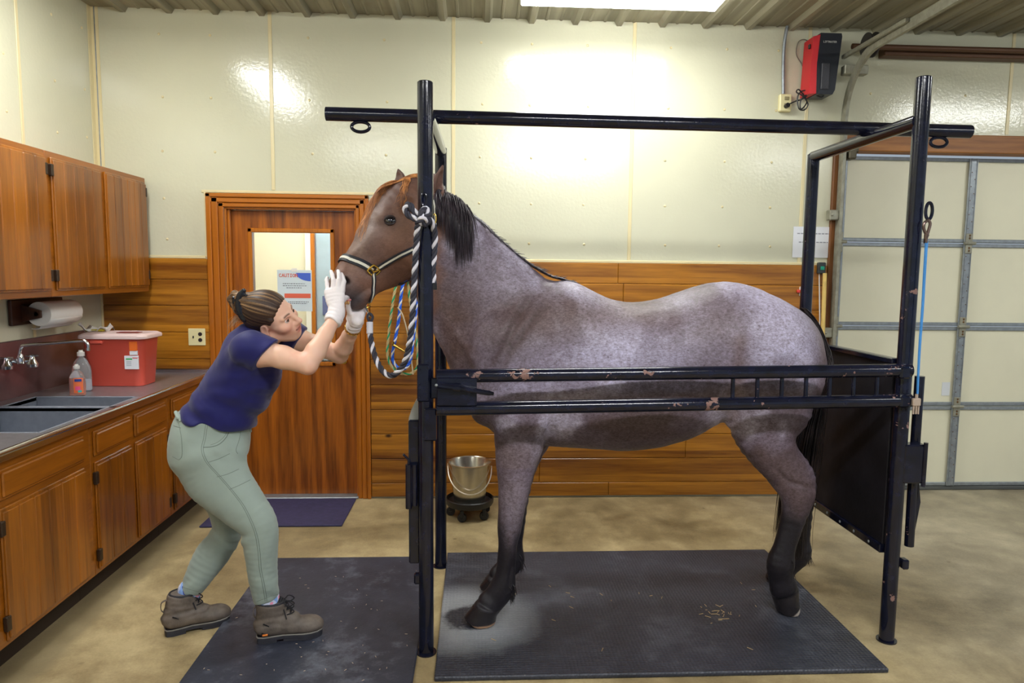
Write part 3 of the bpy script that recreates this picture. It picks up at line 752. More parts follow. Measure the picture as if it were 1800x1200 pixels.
# soap bottles
def bottle(name, x, y, h, w, liq, level, label, lab):
    t = thing(name, (x, y, .899), label, 'bottle')
    g = NT(name+'_plastic'); g.p(color=(.93, .94, .96), rough=.08, trans=.85, ior=1.3)
    z = .899
    mb = MB(); mb.lathe([(w*.42, 0), (w*.5, .006), (w*.5, h*.45), (w*.47, h*.6), (w*.3, h*.76), (w*.16, h*.82), (w*.15, h*.88)], (x, y, z), 24, sy=.62); build('flask', mb, g.m, t)
    mb = MB(); mb.lathe([(0, .004), (w*.44, .006), (w*.455, .012), (w*.455, h*level), (0, h*level)], (x, y, z), 24, sy=.62); build('liquid', mb, simple(name+'_liquid', liq, .15, trans=.4), t)
    mb = MB(); mb.lathe([(w*.19, h*.86), (w*.19, h*.95), (w*.12, h*.96), (w*.10, h), (0, h)], (x, y, z), 18); build('cap', mb, simple(name+'_cap', (236, 232, 226), .4, trans=.3), t)
    if lab:
        mb = MB()
        def patch(a0, a1, z0, z1, m, e):
            vs = []; n = 8
            for i in range(n+1):
                a = a0+(a1-a0)*i/n
                for zz in (z0, z1): vs.append((x+(w*.5+e)*math.cos(a), y+(w*.5+e)*.62*math.sin(a), z+zz))
            mb.add(vs, [(2*i, 2*i+2, 2*i+3, 2*i+1) for i in range(n)], m)
        patch(-1.7, -.5, h*.1, h*.58, 0, .001); patch(-1.55, -.7, h*.47, h*.55, 1, .0018); patch(-1.5, -.9, h*.2, h*.32, 2, .0018); patch(-1.2, -.75, h*.13, h*.2, 3, .0018)
        build('label', mb, [simple('soap_orange', (240, 120, 70), .4), simple('soap_blue', (40, 70, 150), .4), simple('soap_pink', (240, 90, 140), .4), simple('soap_teal', (60, 190, 190), .4)], t)
pA = at(137, 695, Z=.9); pB = at(133, 690, Z=.9)
bottle('soap_bottle', pA[0], pA[1], .175, .085, (240, 112, 40), .55, 'small soap bottle half full of orange soap beside the red container', True)
bottle('soap_bottle', pB[0], pB[1]+.07, .235, .105, (214, 214, 226), .3, 'taller clear bottle standing behind the orange soap bottle', False)

# packet on the sharps lid
gp = thing('glove_packet', (-2.33, 4.38, 1.215), 'crumpled yellow and white packet lying by the back of the red container', 'packet')
mb = MB(); n = 9
vs = []; fs = []
for i in range(n):
    for j in range(6):
        vs.append((-2.42+.17*i/(n-1), 4.33+.09*j/5, 1.2165+.012+.018*math.sin(i*1.3)*math.cos(j*1.1)+.012*math.sin(i*2.1+j)+.03*(i in (0, 8))*(j < 3)))
for i in range(n-1):
    for j in range(5): fs.append((i*6+j, (i+1)*6+j, (i+1)*6+j+1, i*6+j+1))
mb.add(vs, fs); o = build('white_flap', mb, M_WHITE, gp); md = o.modifiers.new('th', 'SOLIDIFY'); md.thickness = .003
mb = MB(); mb.box((-2.39, 4.34, 1.2155), (-2.28, 4.42, 1.228), .006); build('yellow_packet', mb, simple('packet_yellow', (214, 196, 60), .5), gp)

# paper towel and its holder
hx = XL+.004
a = at(20, 548, X=hx+.02); b = at(108, 548, X=hx+.02)
th = thing('towel_holder', (hx, (a[1]+b[1])/2, 1.30), 'dark wooden paper towel holder on the wall under the cabinets', 'holder')
mb = MB(); mb.box((hx, a[1], 1.285), (hx+.02, b[1]+.02, 1.425), .004); build('back_board', mb, M_DARKW, th)
rx = hx+.10; zr = 1.345
for yy in (3.93, 4.27):
    mb = MB(); mb.prism([(hx+.01, yy, 1.30), (rx+.02, yy, zr-.02), (rx+.02, yy, zr+.02), (hx+.01, yy, 1.40)], (0, 0, 0), (0, .018, 0)); build('end_arm', mb, M_DARKW, th)
mb = MB(); mb.tube([(rx, 3.93, zr), (rx, 4.285, zr)], .012, 12); build('dowel', mb, M_DARKW, th)
pt = thing('paper_towel_roll', (rx, 4.1, zr-.06), 'white paper towel roll on the dark wooden holder', 'paper towel')
mb = MB(); mb.lathe([(.02, -.155), (.066, -.155), (.068, -.15), (.068, .15), (.066, .155), (.02, .155)], (rx, 4.11, zr), 36, mtx=Matrix.Rotation(PI/2, 3, 'X')); build('roll', mb, simple('towel_white', (236, 234, 228), .9), pt)
mb = MB()
sp = [(rx+.068*math.cos(t), zr+.068*math.sin(t)) for t in np.linspace(-.4, -1.5, 8)]+[(rx+.0, zr-.078), (rx-.02, zr-.085), (rx-.045, zr-.082)]
vs = [(x, y, z) for x, z in sp for y in (3.955, 4.265)]
mb.add(vs, [(2*i, 2*i+1, 2*i+3, 2*i+2) for i in range(len(sp)-1)]); o = build('loose_sheet', mb, simple('towel_white2', (238, 236, 230), .9), pt); md = o.modifiers.new('th', 'SOLIDIFY'); md.thickness = .002

# ================================================================== MATS
def m_rubber(name, col, pebble, dust, spot=None):
    t = NT(name)
    c = srgb(*col); k = t.noise(2.2, 6, .62, .5); k2 = t.noise(14, 5, .7)
    f = t.math('ADD', t.math('MULTIPLY', k, .6), t.math('MULTIPLY', k2, .4))
    lo = tuple(x*.62 for x in c); hi = srgb(*[min(255, x+dust) for x in col])
    cc = t.ramp(f, [(.36, lo), (.52, c), (.68, hi)])
    sp = t.ramp(t.voro(26), [(.035, 1.), (.06, 0.)]); rare = t.ramp(t.noise(5, 2), [(.5, 0.), (.62, 1.)])
    cc = t.mix(t.math('MULTIPLY', t.math('MULTIPLY', sp, rare), .8), cc, srgb(178, 172, 160))
    if spot:
        q = t.xyz()
        dx = t.math('SUBTRACT', q['X'], spot[0]); dy = t.math('SUBTRACT', q['Y'], spot[1])
        d = t.math('SQRT', t.math('ADD', t.math('MULTIPLY', dx, dx), t.math('MULTIPLY', t.math('MULTIPLY', dy, dy), 1.0)))
        d = t.math('ADD', d, t.math('MULTIPLY', t.math('SUBTRACT', k2, .5), .12))
        ring = t.ramp(d, [(.09, 0.), (.125, 1.), (.19, .9), (.36, 0.)])
        cc = t.mix(t.math('MULTIPLY', ring, .6), cc, srgb(176, 180, 186))
    t.p(color=cc, rough=.44, spec=.45)
    if pebble:
        v = t.n('TexVoronoi', feature='F1'); t.l(t.obj(), v.inputs['Vector']); v.inputs['Scale'].default_value = 62; v.inputs['Randomness'].default_value = .25
        t.bump(v.outputs['Distance'], .55, .008)
    else: t.bump(t.math('ADD', k2, t.math('MULTIPLY', t.noise(80, 3), .3)), .3, .006)
    return t.m
def mat_thing(name, x0, x1, y0, y1, th, m, label, cat='mat', rot=0):
    mb = MB(); mb.box((x0, y0, 0), (x1, y1, th), .004); return build(name, mb, m, None, ((x0+x1)/2, (y0+y1)/2, 0), label=label, category=cat)
M_MAT1 = m_rubber('pebbled_rubber', (52, 55, 66), True, 36, (-.04-.755, 3.06-3.195))
M_MAT2 = m_rubber('worn_rubber', (50, 54, 68), False, 58)
M_MAT3 = simple('navy_mat', (54, 50, 84), .8, 0, .2, 30, .3, 150)
mat_thing('rubber_mat', -.16, 1.675, 2.585, 3.805, .02, M_MAT1, 'pebbled black rubber mat under the horse inside the stocks')
mat_thing('rubber_mat', -1.14, -.242, 2.28, 3.76, .018, M_MAT2, 'smooth worn dark rubber mat the person stands on')
mat_thing('door_mat', -1.72, -.84, 4.27, 4.79, .012, M_MAT3, 'thin navy blue mat in front of the oak door')
# scattered straw
mb = MB(); r_ = random.Random(5)
for k in range(46):
    if k < 26: x = r_.gauss(1.13, .045); y = r_.gauss(3.06, .03)
    else: x = r_.uniform(-.05, 1.4); y = r_.uniform(2.65, 3.4)
    a = r_.uniform(0, PI); L = r_.uniform(.004, .014)
    mb.tube([(x-L*math.cos(a), y-L*math.sin(a), .0225), (x+L*math.cos(a), y+L*math.sin(a), .0225)], .0013, 5)
build('straw_bits', mb, simple('straw', (206, 178, 128), .7), None, (1.1, 3.05, .02), kind='stuff', label='few pale straw bits scattered on the pebbled mat', category='straw')
mb = MB()
for k in range(60):
    x = r_.uniform(-1.1, -.28); y = r_.uniform(2.5, 3.6); a = r_.uniform(0, PI); L = r_.uniform(.002, .006)
    mb.tube([(x-L*math.cos(a), y-L*math.sin(a), .02), (x+L*math.cos(a), y+L*math.sin(a), .02)], .0012, 5)
build('hay_specks', mb, simple('hay_speck', (190, 170, 150), .7), None, (-.7, 3., .018), kind='stuff', label='pale specks of dry hay on the smooth worn mat', category='hay')

# ================================================================== STOCKS
def m_paint(th=.655):
    t = NT('chipped_black_paint')
    ch = t.math('ADD', t.math('MULTIPLY', t.noise(9, 6, .65), .7), t.math('MULTIPLY', t.noise(45, 3), .3))
    mask = t.ramp(ch, [(th, 0.), (th+.015, 1.)])
    base = t.ramp(t.noise(25, 4), [(.3, srgb(12, 14, 24)), (.7, srgb(24, 27, 48))])
    t.p(color=t.mix(mask, base, srgb(132, 100, 92)), rough=t.ramp(mask, [(0, .14), (1, .7)]), spec=.5)
    t.bump(t.math('SUBTRACT', t.noise(90, 2), mask), .07, .003)
    return t.m
M_PAINT = m_paint(); M_PAINTC = m_paint(.60)
M_PANEL = simple('scuffed_black_panel', (27, 25, 32), .62, 0, .5, 6, .2, 40, spec=.3)
RP = .031
st = thing('horse_stocks', (.8, 3.2, 0), 'black painted pipe stocks standing round the horse', 'stocks')
def post(x0, y0, z1, lean=0., name='post', m=None):
    mb = MB(); mb.tube([(x0, y0, 0), (x0+lean, y0, z1-.004), (x0+lean, y0, z1)], [RP, RP, RP-.004], 24); mb.tube([(x0, y0, 0), (x0, y0, .006)], .042, 24)
    return build(name, mb, m or M_PAINT, st)
NLx, NLy, NRx, NRy, FLx, FLy, FRx, FRy = -.206, 2.80, 1.815, 2.835, -.19, 3.665, 1.776, 3.67
pNL = post(NLx, NLy, 2.335); pNR = post(NRx, NRy, 2.41, m=m_paint(.62)); pFL = post(FLx, FLy, 2.235); pFR = post(FRx, FRy, 2.24)
mb = MB(); e0 = at(573, 200, Y=3.2); e1 = at(1705, 231.5, Y=3.2)
mb.tube([e0, e1], .030, 24)
oh = build('overhead_rail', mb, M_PAINT, st)
for (x, y) in ((634, 223), (1650, 250)):
    c = at(x, y, Y=3.2); mb = MB(); mb.tube([c+Vector((.04*math.cos(t)*(1 if abs(math.cos(t)) < .99 else 1), 0, .022*math.sin(t))) for t in np.linspace(0, 2*PI, 28, endpoint=False)], .0075, 10, closed=True); build('tie_ring', mb, M_PAINT, oh)
for (p, q) in (((NLx+.01, NLy, 2.205), (FLx, FLy, 2.215)), ((NRx-.01, NRy, 2.235), (FRx, FRy, 2.225))):
    mb = MB(); mb.tube([p, q], .029, 24); build('cross_bar', mb, M_PAINT, st)
# near side gate with two rails
gt = thing('side_gate', (.8, 2.79, 1.06), 'black pipe side gate with two long rails latched across the near side of the stocks', 'gate')
ru0, ru1 = at(768, 661, Y=2.775), at(1600, 650.5, Y=2.80); rl0, rl1 = at(768, 718.5, Y=2.775), at(1600, 703.5, Y=2.80)
mb = MB(); mb.tube([ru0, ru1], .0275, 22); build('rail', mb, M_PAINTC, gt)
mb = MB(); mb.tube([rl0, rl1], .0275, 22); build('rail', mb, M_PAINTC, gt)
for x in (1288, 1331, 1374, 1416.5, 1458, 1500, 1541):
    f = (x-768)/832; mb = MB(); mb.tube([at(x, 675, Y=2.775+.025*f)+Vector((0, 0, .04)), at(x, 692, Y=2.775+.025*f)-Vector((0, 0, .03))], .0085, 12); build('baluster', mb, M_PAINT, gt)
for (x, a, b) in ((1590, 639, 668), (1590, 690, 718)):
    mb = MB(); p = at(x, (a+b)/2, Y=2.80); mb.box(p+Vector((-.035, -.032, -.026)), p+Vector((.012, .03, .026)), .008); build('end_clamp', mb, M_PAINTC, gt)
a = at(768, 664, Y=2.745); b = at(838, 713, Y=2.745)
mb = MB(); mb.box((a[0], 2.742, b[2]), (b[0], 2.752, a[2]), .003); pl = build('latch_plate', mb, M_PAINT, gt)
mb = MB(); L0, L1 = at(770, 677, Y=2.73), at(800, 681, Y=2.73); L2 = at(868, 692, Y=2.725)
mb.tube([L0, L1], [.013, .012], 10); mb.tube([L1-Vector((.008, 0, 0)), L1+Vector((.02, 0, -.002))], .016, 10); mb.tube([L1, L2-Vector((.02, 0, -.003)), L2], [.011, .010, .006], 10); mb.sphere(at(767, 677, Y=2.715), .006, 10, 6, 1)
build('latch_lever', mb, [M_PAINT, M_GALV], pl)
# latch brackets on the posts
mb = MB()
a = at(733, 640, Y=2.765); b = at(755, 706, Y=2.765); mb.box((a[0], 2.762, b[2]), (b[0], 2.775, a[2]), .005)
for (x, y) in ((738, 650), (738, 674), (738, 698), (752, 646), (751, 700)): mb.sphere(at(x, y, Y=2.762), .004, 8, 5)
a = at(757, 664, Y=2.775); b = at(772, 700, Y=2.775); mb.box((a[0], 2.77, b[2]), (b[0], 2.80, a[2]), .004)
build('latch_bracket', mb, M_PAINT, pNL)
mb = MB(); a = at(745, 718, Y=2.76); b = at(767, 775, Y=2.76); mb.box((a[0], 2.758, b[2]), (b[0], 2.785, a[2]), .005); build('gate_bracket', mb, M_PAINT, pNL)
# far side rails
for z in (1.22, 1.06):
    mb = MB(); mb.tube([(FLx, FLy, z), (FRx, FRy, z)], .0275, 18); build('far_side_rail', mb, M_PAINT, st)
# tail gate panel
tgt = thing('tail_gate', (1.83, 3.25, .38), 'black solid panel tail gate closing the stocks behind the horse', 'gate')
xq = 1.80
c = [at(1432, 876, Y=3.63), at(1556, 966, Y=2.88)]
zb0, zb1 = c[0][2], c[1][2]
mb = MB(); mb.box((xq-.008, 2.875, .40), (xq+.008, 3.635, 1.235), .003); build('panel', mb, M_PANEL, tgt)
mb = MB(); mb.box((xq-.022, 2.87, .385), (xq+.02, 3.64, .425), .004)
for k in range(6): mb.sphere((xq-.022, 3.58-.125*k, .405), (.004, .007, .007), 8, 6, 1)
build('bottom_rail', mb, [M_PAINT, M_GALV], tgt)
mb = MB(); mb.box((xq-.02, 2.87, 1.225), (xq+.02, 3.64, 1.25), .004); build('top_rail', mb, M_PAINT, tgt)
px_ = at(1607, 800, Y=2.84)[0]
mb = MB(); zt = at(1616, 662, Y=2.84)[2]; zb = at(1596, 962, Y=2.84)[2]
mb.tube([(px_+.018, 2.86, zb), (px_+.014, 2.86, (zb+zt)/2), (px_+.014, 2.86, zt)], .02, 16)
mb.prism([(px_+.03, 2.85, zb+.04), (px_+.05, 2.85, zb+.2), (px_+.035, 2.85, zb+.3)], (0, 0, 0), (0, .02, 0))
build('hinge_tube', mb, M_PAINT, tgt)
mb = MB(); a = at(1592, 782, Y=2.80); b = at(1626, 850, Y=2.80); mb.box((a[0], 2.80, b[2]), (b[0], 2.86, a[2]), .006); mb.tube([(b[0]-.008, 2.80, b[2]-.012), (b[0]-.008, 2.80, a[2]+.01)], .009, 10); build('hinge_barrel', mb, M_PAINT, tgt)
mb = MB(); a = at(1583, 990, Y=2.83); mb.box((a[0]-.0, 2.81, a[2]-.022), (a[0]+.03, 2.85, a[2]+.022), .006); build('post_stop', mb, M_PAINT, pNR)
# open breast gate seen edge on beside the near post
bg = thing('breast_gate', (-.255, 2.86, .45), 'narrow black breast gate with grey top folded open beside the front post', 'gate')
zt = at(725, 738, Y=2.82)[2]; zb = at(730, 990, Y=2.82)[2]; xg0 = at(718, 760, Y=2.82)[0]
mb = MB(); mb.box((xg0, 2.815, zb), (xg0+.045, 2.90, zt), .006); build('frame', mb, M_PAINT, bg)
zp = at(728, 699, Y=2.82)[2]
mb = MB(); mb.prism([(xg0+.045, 2.83, zt-.005), (xg0+.045, 2.83, zp), (xg0+.026, 2.83, zp-.02), (xg0+.012, 2.83, zp-.05), (xg0+.001, 2.83, zp-.085), (xg0, 2.83, zt-.005)], (0, 0, 0), (0, .06, 0)); build('grey_pad', mb, simple('wet_grey_pad', (138, 138, 132), .35, 0, .12, 20), bg)
mb = MB(); a = at(713, 816, Y=2.80); b = at(734, 893, Y=2.80)
mb.tube([(a[0]+.012, 2.80, b[2]), (a[0]+.012, 2.80, a[2])], .013, 14); mb.tube([(a[0]+.036, 2.80, b[2]+.012), (a[0]+.036, 2.80, a[2])], .012, 14); mb.box((a[0]+.01, 2.795, b[2]+.02), (b[0], 2.815, a[2]-.01), .004)
mb.tube([(a[0]+.012, 2.80, a[2]), (a[0]+.012, 2.80, a[2]+.02), (a[0]-.008, 2.79, a[2]+.045)], .005, 8)
build('hinge', mb, M_PAINT, bg)
mb = MB(); a = at(728, 1015, Y=2.80); mb.box((a[0], 2.785, a[2]-.025), (a[0]+.03, 2.815, a[2]+.02), .006); build('post_stop', mb, M_PAINT, pNL)
# tie rings on the near posts
def oval_ring(c, a, b, r, mtx=None, n=26):
    mb = MB(); c = Vector(c)
    mb.tube([c+(mtx @ Vector((a*math.cos(t), 0, b*math.sin(t))) if mtx is not None else Vector((a*math.cos(t), 0, b*math.sin(t)))) for t in np.linspace(0, 2*PI, n, endpoint=False)], r, 10, closed=True); return mb
c = at(745.5, 351, Y=2.763)
build('tie_ring', oval_ring(c, .011, .024, .005), M_PAINT, pNL)
c = at(1633, 371, Y=2.79)
build('tie_ring', oval_ring(c, .014, .034, .0065), M_PAINT, pNR)

# blue trailer tie on the rear near post
bt = thing('blue_tie', at(1612, 700, Y=2.775), 'bright blue elastic tie with snap hanging from the rear near post', 'tie')
mb = MB(); s0 = at(1629, 392, Y=2.785)
mb.tube(smooth_path([at(1633, 386, Y=2.785), at(1625, 392, Y=2.782), at(1624, 402, Y=2.782), at(1629, 412, Y=2.782), at(1633, 402, Y=2.782), at(1635, 392, Y=2.782), at(1631, 386, Y=2.785)], 6), .006, 10); mb.tube([at(1629, 412, Y=2.782), at(1627, 420, Y=2.782)], [.010, .007], 10); mb.box(at(1622, 428, Y=2.792), at(1632, 417, Y=2.772), .003)
build('snap_hook', mb, simple('bronze_snap', (112, 94, 86), .35, .8), bt)
mb = MB(); path = [at(1628, 424, Y=2.78), at(1625, 470, Y=2.776), at(1621, 540, Y=2.775), at(1616.5, 600, Y=2.77), at(1613.5, 655, Y=2.765), at(1612, 692, Y=2.76)]
mb.ribbon(smooth_path(path, 6), [(0, -1, 0)]*31, [.011-.004*(i/30) for i in range(31)], .006); build('strap', mb, simple('tie_blue', (64, 138, 208), .5, bump=.3, bscale=300), bt)
mb = MB(); a = at(1612, 705, Y=2.76); mb.box(a+Vector((-.005, 0, .01)), a+Vector((.005, .01, .03)), .002); mb.box(a+Vector((-.018, -.004, -.02)), a+Vector((.016, .012, .012)), .003)
for dx in (-.011, .0, .010): mb.box(a+Vector((dx-.003, 0, -.055)), a+Vector((dx+.003, .008, -.018)), .001)
build('buckle', mb, simple('buckle_pale', (196, 176, 160), .35, .3), bt)

# ================================================================== BUCKET AND DOLLY
bxy = (-.042, 4.45)
dl = thing('bucket_dolly', (*bxy, 0), 'round black wheeled dolly on the floor under the steel bucket', 'dolly')
mb = MB(); mb.lathe([(.0, .075), (.12, .075), (.15, .085), (.158, .10), (.158, .125), (.15, .13), (.145, .105), (.0, .10)], (*bxy, 0), 40); build('ring_tray', mb, M_BLACKP, dl)
for k in range(5):
    a_ = 2*PI*k/5+.55; x = bxy[0]+.125*math.cos(a_); y = bxy[1]+.125*math.sin(a_)
    mb = MB(); mb.lathe([(.0, -.012), (.026, -.012), (.03, -.006), (.03, .006), (.026, .012), (.0, .012)], (x, y, .03), 18, mtx=Matrix.Rotation(PI/2, 3, 'X')); mb.box((x-.012, y-.018, .03), (x+.012, y+.018, .08), .004); build('caster', mb, M_BLACKP, dl)
bk = thing('steel_bucket', (*bxy, .10), 'shiny stainless steel bucket with wire handle by the pine wall', 'bucket')
mb = MB(); mb.lathe([(.0, .103), (.098, .103), (.104, .11), (.108, .16), (.136, .355), (.143, .36), (.144, .366), (.138, .368), (.132, .36), (.102, .125), (.0, .118)], (*bxy, 0), 48); build('pail', mb, simple('bucket_steel', (196, 190, 176), .24, .95, .08, 12), bk)
mb = MB(); hp = []
for k in range(17):
    t = PI*k/16; hp.append(Vector((bxy[0]+.142*math.cos(t), bxy[1]-.142*math.sin(t)*.82-.03*math.sin(t), .325-.135*math.sin(t)-.01*math.cos(t))))
hp = [hp[0]+Vector((0, 0, .02))]+hp+[hp[-1]+Vector((0, 0, .02))]
mb.tube(smooth_path(hp, 3), .004, 8); build('wire_handle', mb, simple('pale_wire', (216, 206, 190), .3, .6), bk)

# ================================================================== HANGING ROPES ON THE PINE WALL
YR = YB-.05
def wp(x, y, d=0.): return at(x, y, Y=YR-d)
M_RW = simple('rope_white', (224, 224, 230), .8); M_RT = simple('rope_tan', (206, 190, 140), .8); M_RG = simple('rope_green', (36, 168, 120), .8); M_RB = simple('rope_blue', (32, 96, 220), .8); M_RD = simple('rope_charcoal', (52, 52, 64), .8)
mb = MB()
rope_mb(mb, smooth_path([wp(733, 484), wp(716, 486), wp(700, 496), wp(694, 512), wp(688, 550), wp(683, 590), wp(681, 620), wp(686, 640), wp(698, 653), wp(712, 657), wp(726, 654), wp(734, 640), wp(732, 600), wp(727, 560), wp(721, 530), wp(718, 500), wp(724, 488), wp(734, 482)], 8), .0095, 3, .085, (0, 0, 1), step=.008)
build('green_rope', mb, [M_RT, M_RG], None, wp(705, 600), label='coiled green and tan lead rope hung on the pine wall behind the front post', category='rope')
mb = MB()
rope_mb(mb, smooth_path([wp(736, 484, .025), wp(720, 487, .03), wp(709, 498, .03), wp(705, 520, .03), wp(701, 560, .03), wp(695, 595, .03), wp(690, 622, .03), wp(692, 637, .03), wp(702, 647, .03), wp(714, 646, .03), wp(722, 630, .03), wp(727, 590, .03), wp(732, 540, .03), wp(736, 500, .028), wp(738, 484, .025)], 8), .011, 3, .085, (0, 0, 1), step=.008)
build('blue_rope', mb, [M_RB, M_RW], None, wp(705, 590, .03), label='coiled blue and white lead rope hung on the pine wall beside the green one', category='rope')
hk = thing('wall_hook', at(735, 480, Y=YB-.02), 'small metal rope hook on the pine wall behind the front post', 'hook')
mb = MB(); p = at(736, 478, Y=YB-.02); mb.tube(smooth_path([p+Vector((0, 0, .03)), p+Vector((0, -.04, .0)), p+Vector((0, -.075, -.012)), p+Vector((0, -.095, .02))], 6), .006, 10); mb.box(p+Vector((-.015, -.004, -.0)), p+Vector((.015, 0, .06)), .003); build('hook', mb, M_GALV, hk)
cn = thing('rope_snap', wp(695, 605, .04), 'brass and leather snap strap hanging among the coiled ropes', 'snap')
mb = MB(); mb.tube(smooth_path([wp(699, 540, .045), wp(707, 552, .05), wp(714, 575, .05), wp(719, 600, .04), wp(724, 640, .03), wp(726, 658, .03)], 6), .005, 8); build('cord', mb, simple('tan_cord', (196, 180, 150), .7), cn)
mb = MB(); mb.tube([wp(691, 600, .05), wp(690, 606, .05)], .011, 10); mb.tube([wp(691, 606, .05), wp(712, 618, .05)], [.009, .007], 10); build('snap', mb, M_BRASS, cn)

# ================================================================== LIGHTS AND CAMERA
def fixture(x0, x1, y0, y1, label, lamp=None):
    t = thing('ceiling_light', ((x0+x1)/2, (y0+y1)/2, 3.16), label, 'ceiling light')
    mb = MB(); mb.box((x0-.01, y0-.01, 3.2), (x1+.01, y1+.01, ZC), .006); build('housing', mb, M_ENAM, t)
    mb = MB(); mb.box((x0, y0, 3.16), (x1, y1, 3.2), .006); build('diffuser', mb, lamp or M_LAMP, t)
fixture(.25, 1.41, 3.95, 4.25, 'long bright fluorescent ceiling light at the top edge above the horse')
fixture(-1.93, -1.63, 2.65, 3.80, 'long fluorescent ceiling light above the sink, just out of the top edge')
fixture(4.1, 5.3, 2.75, 3.05, 'long fluorescent ceiling light in front of the garage door, out of the frame')
M_LAMP2 = NT('bright_diffuser'); M_LAMP2.p(color=(1, 1, 1), emit=(.98, .99, 1.), estr=60.); M_LAMP2 = M_LAMP2.m
fixture(.35, 1.75, .16, .40, 'long fluorescent ceiling light above the photographer, facing the horse', M_LAMP2)
fixture(-1.9, -.7, .12, .42, 'extra unseen ceiling light added above the photographer, towards the sink')  # additional lamp out of view, for more light from the front left
fixture(3.6, 4.8, .12, .42, 'extra unseen ceiling light added above the photographer, towards the garage door')  # another added lamp out of view, lighting from the front right
w = bpy.data.worlds.new('world'); SC.world = w; w.use_nodes = True
bgn = w.node_tree.nodes['Background']; bgn.inputs[0].default_value = (.74, .86, 1., 1); bgn.inputs[1].default_value = .32
cam = bpy.data.cameras.new('camera'); co = bpy.data.objects.new('camera', cam); COL.objects.link(co)
cam.sensor_width = 36; cam.lens = 36*FPX/1800; cam.clip_start = .05
M3 = Matrix((tuple(CR), tuple(CU), tuple(-CF))).transposed(); co.matrix_world = Matrix.Translation(tuple(CAMP)) @ M3.to_4x4()
SC.camera = co
SC.view_settings.view_transform = 'Standard'; SC.view_settings.look = 'None'; SC.view_settings.gamma = 1; SC.view_settings.use_curve_mapping = False
SC.view_settings.exposure = 0.5

# ================================================================== SMOOTH SOLID MODELLING (signed distance -> one continuous mesh)
def smin(a, b, k):
    h = np.maximum(k-np.abs(a-b), 0)/k; return np.minimum(a, b)-h*h*k*.25
A3 = lambda p: np.array(tuple(p), np.float32)

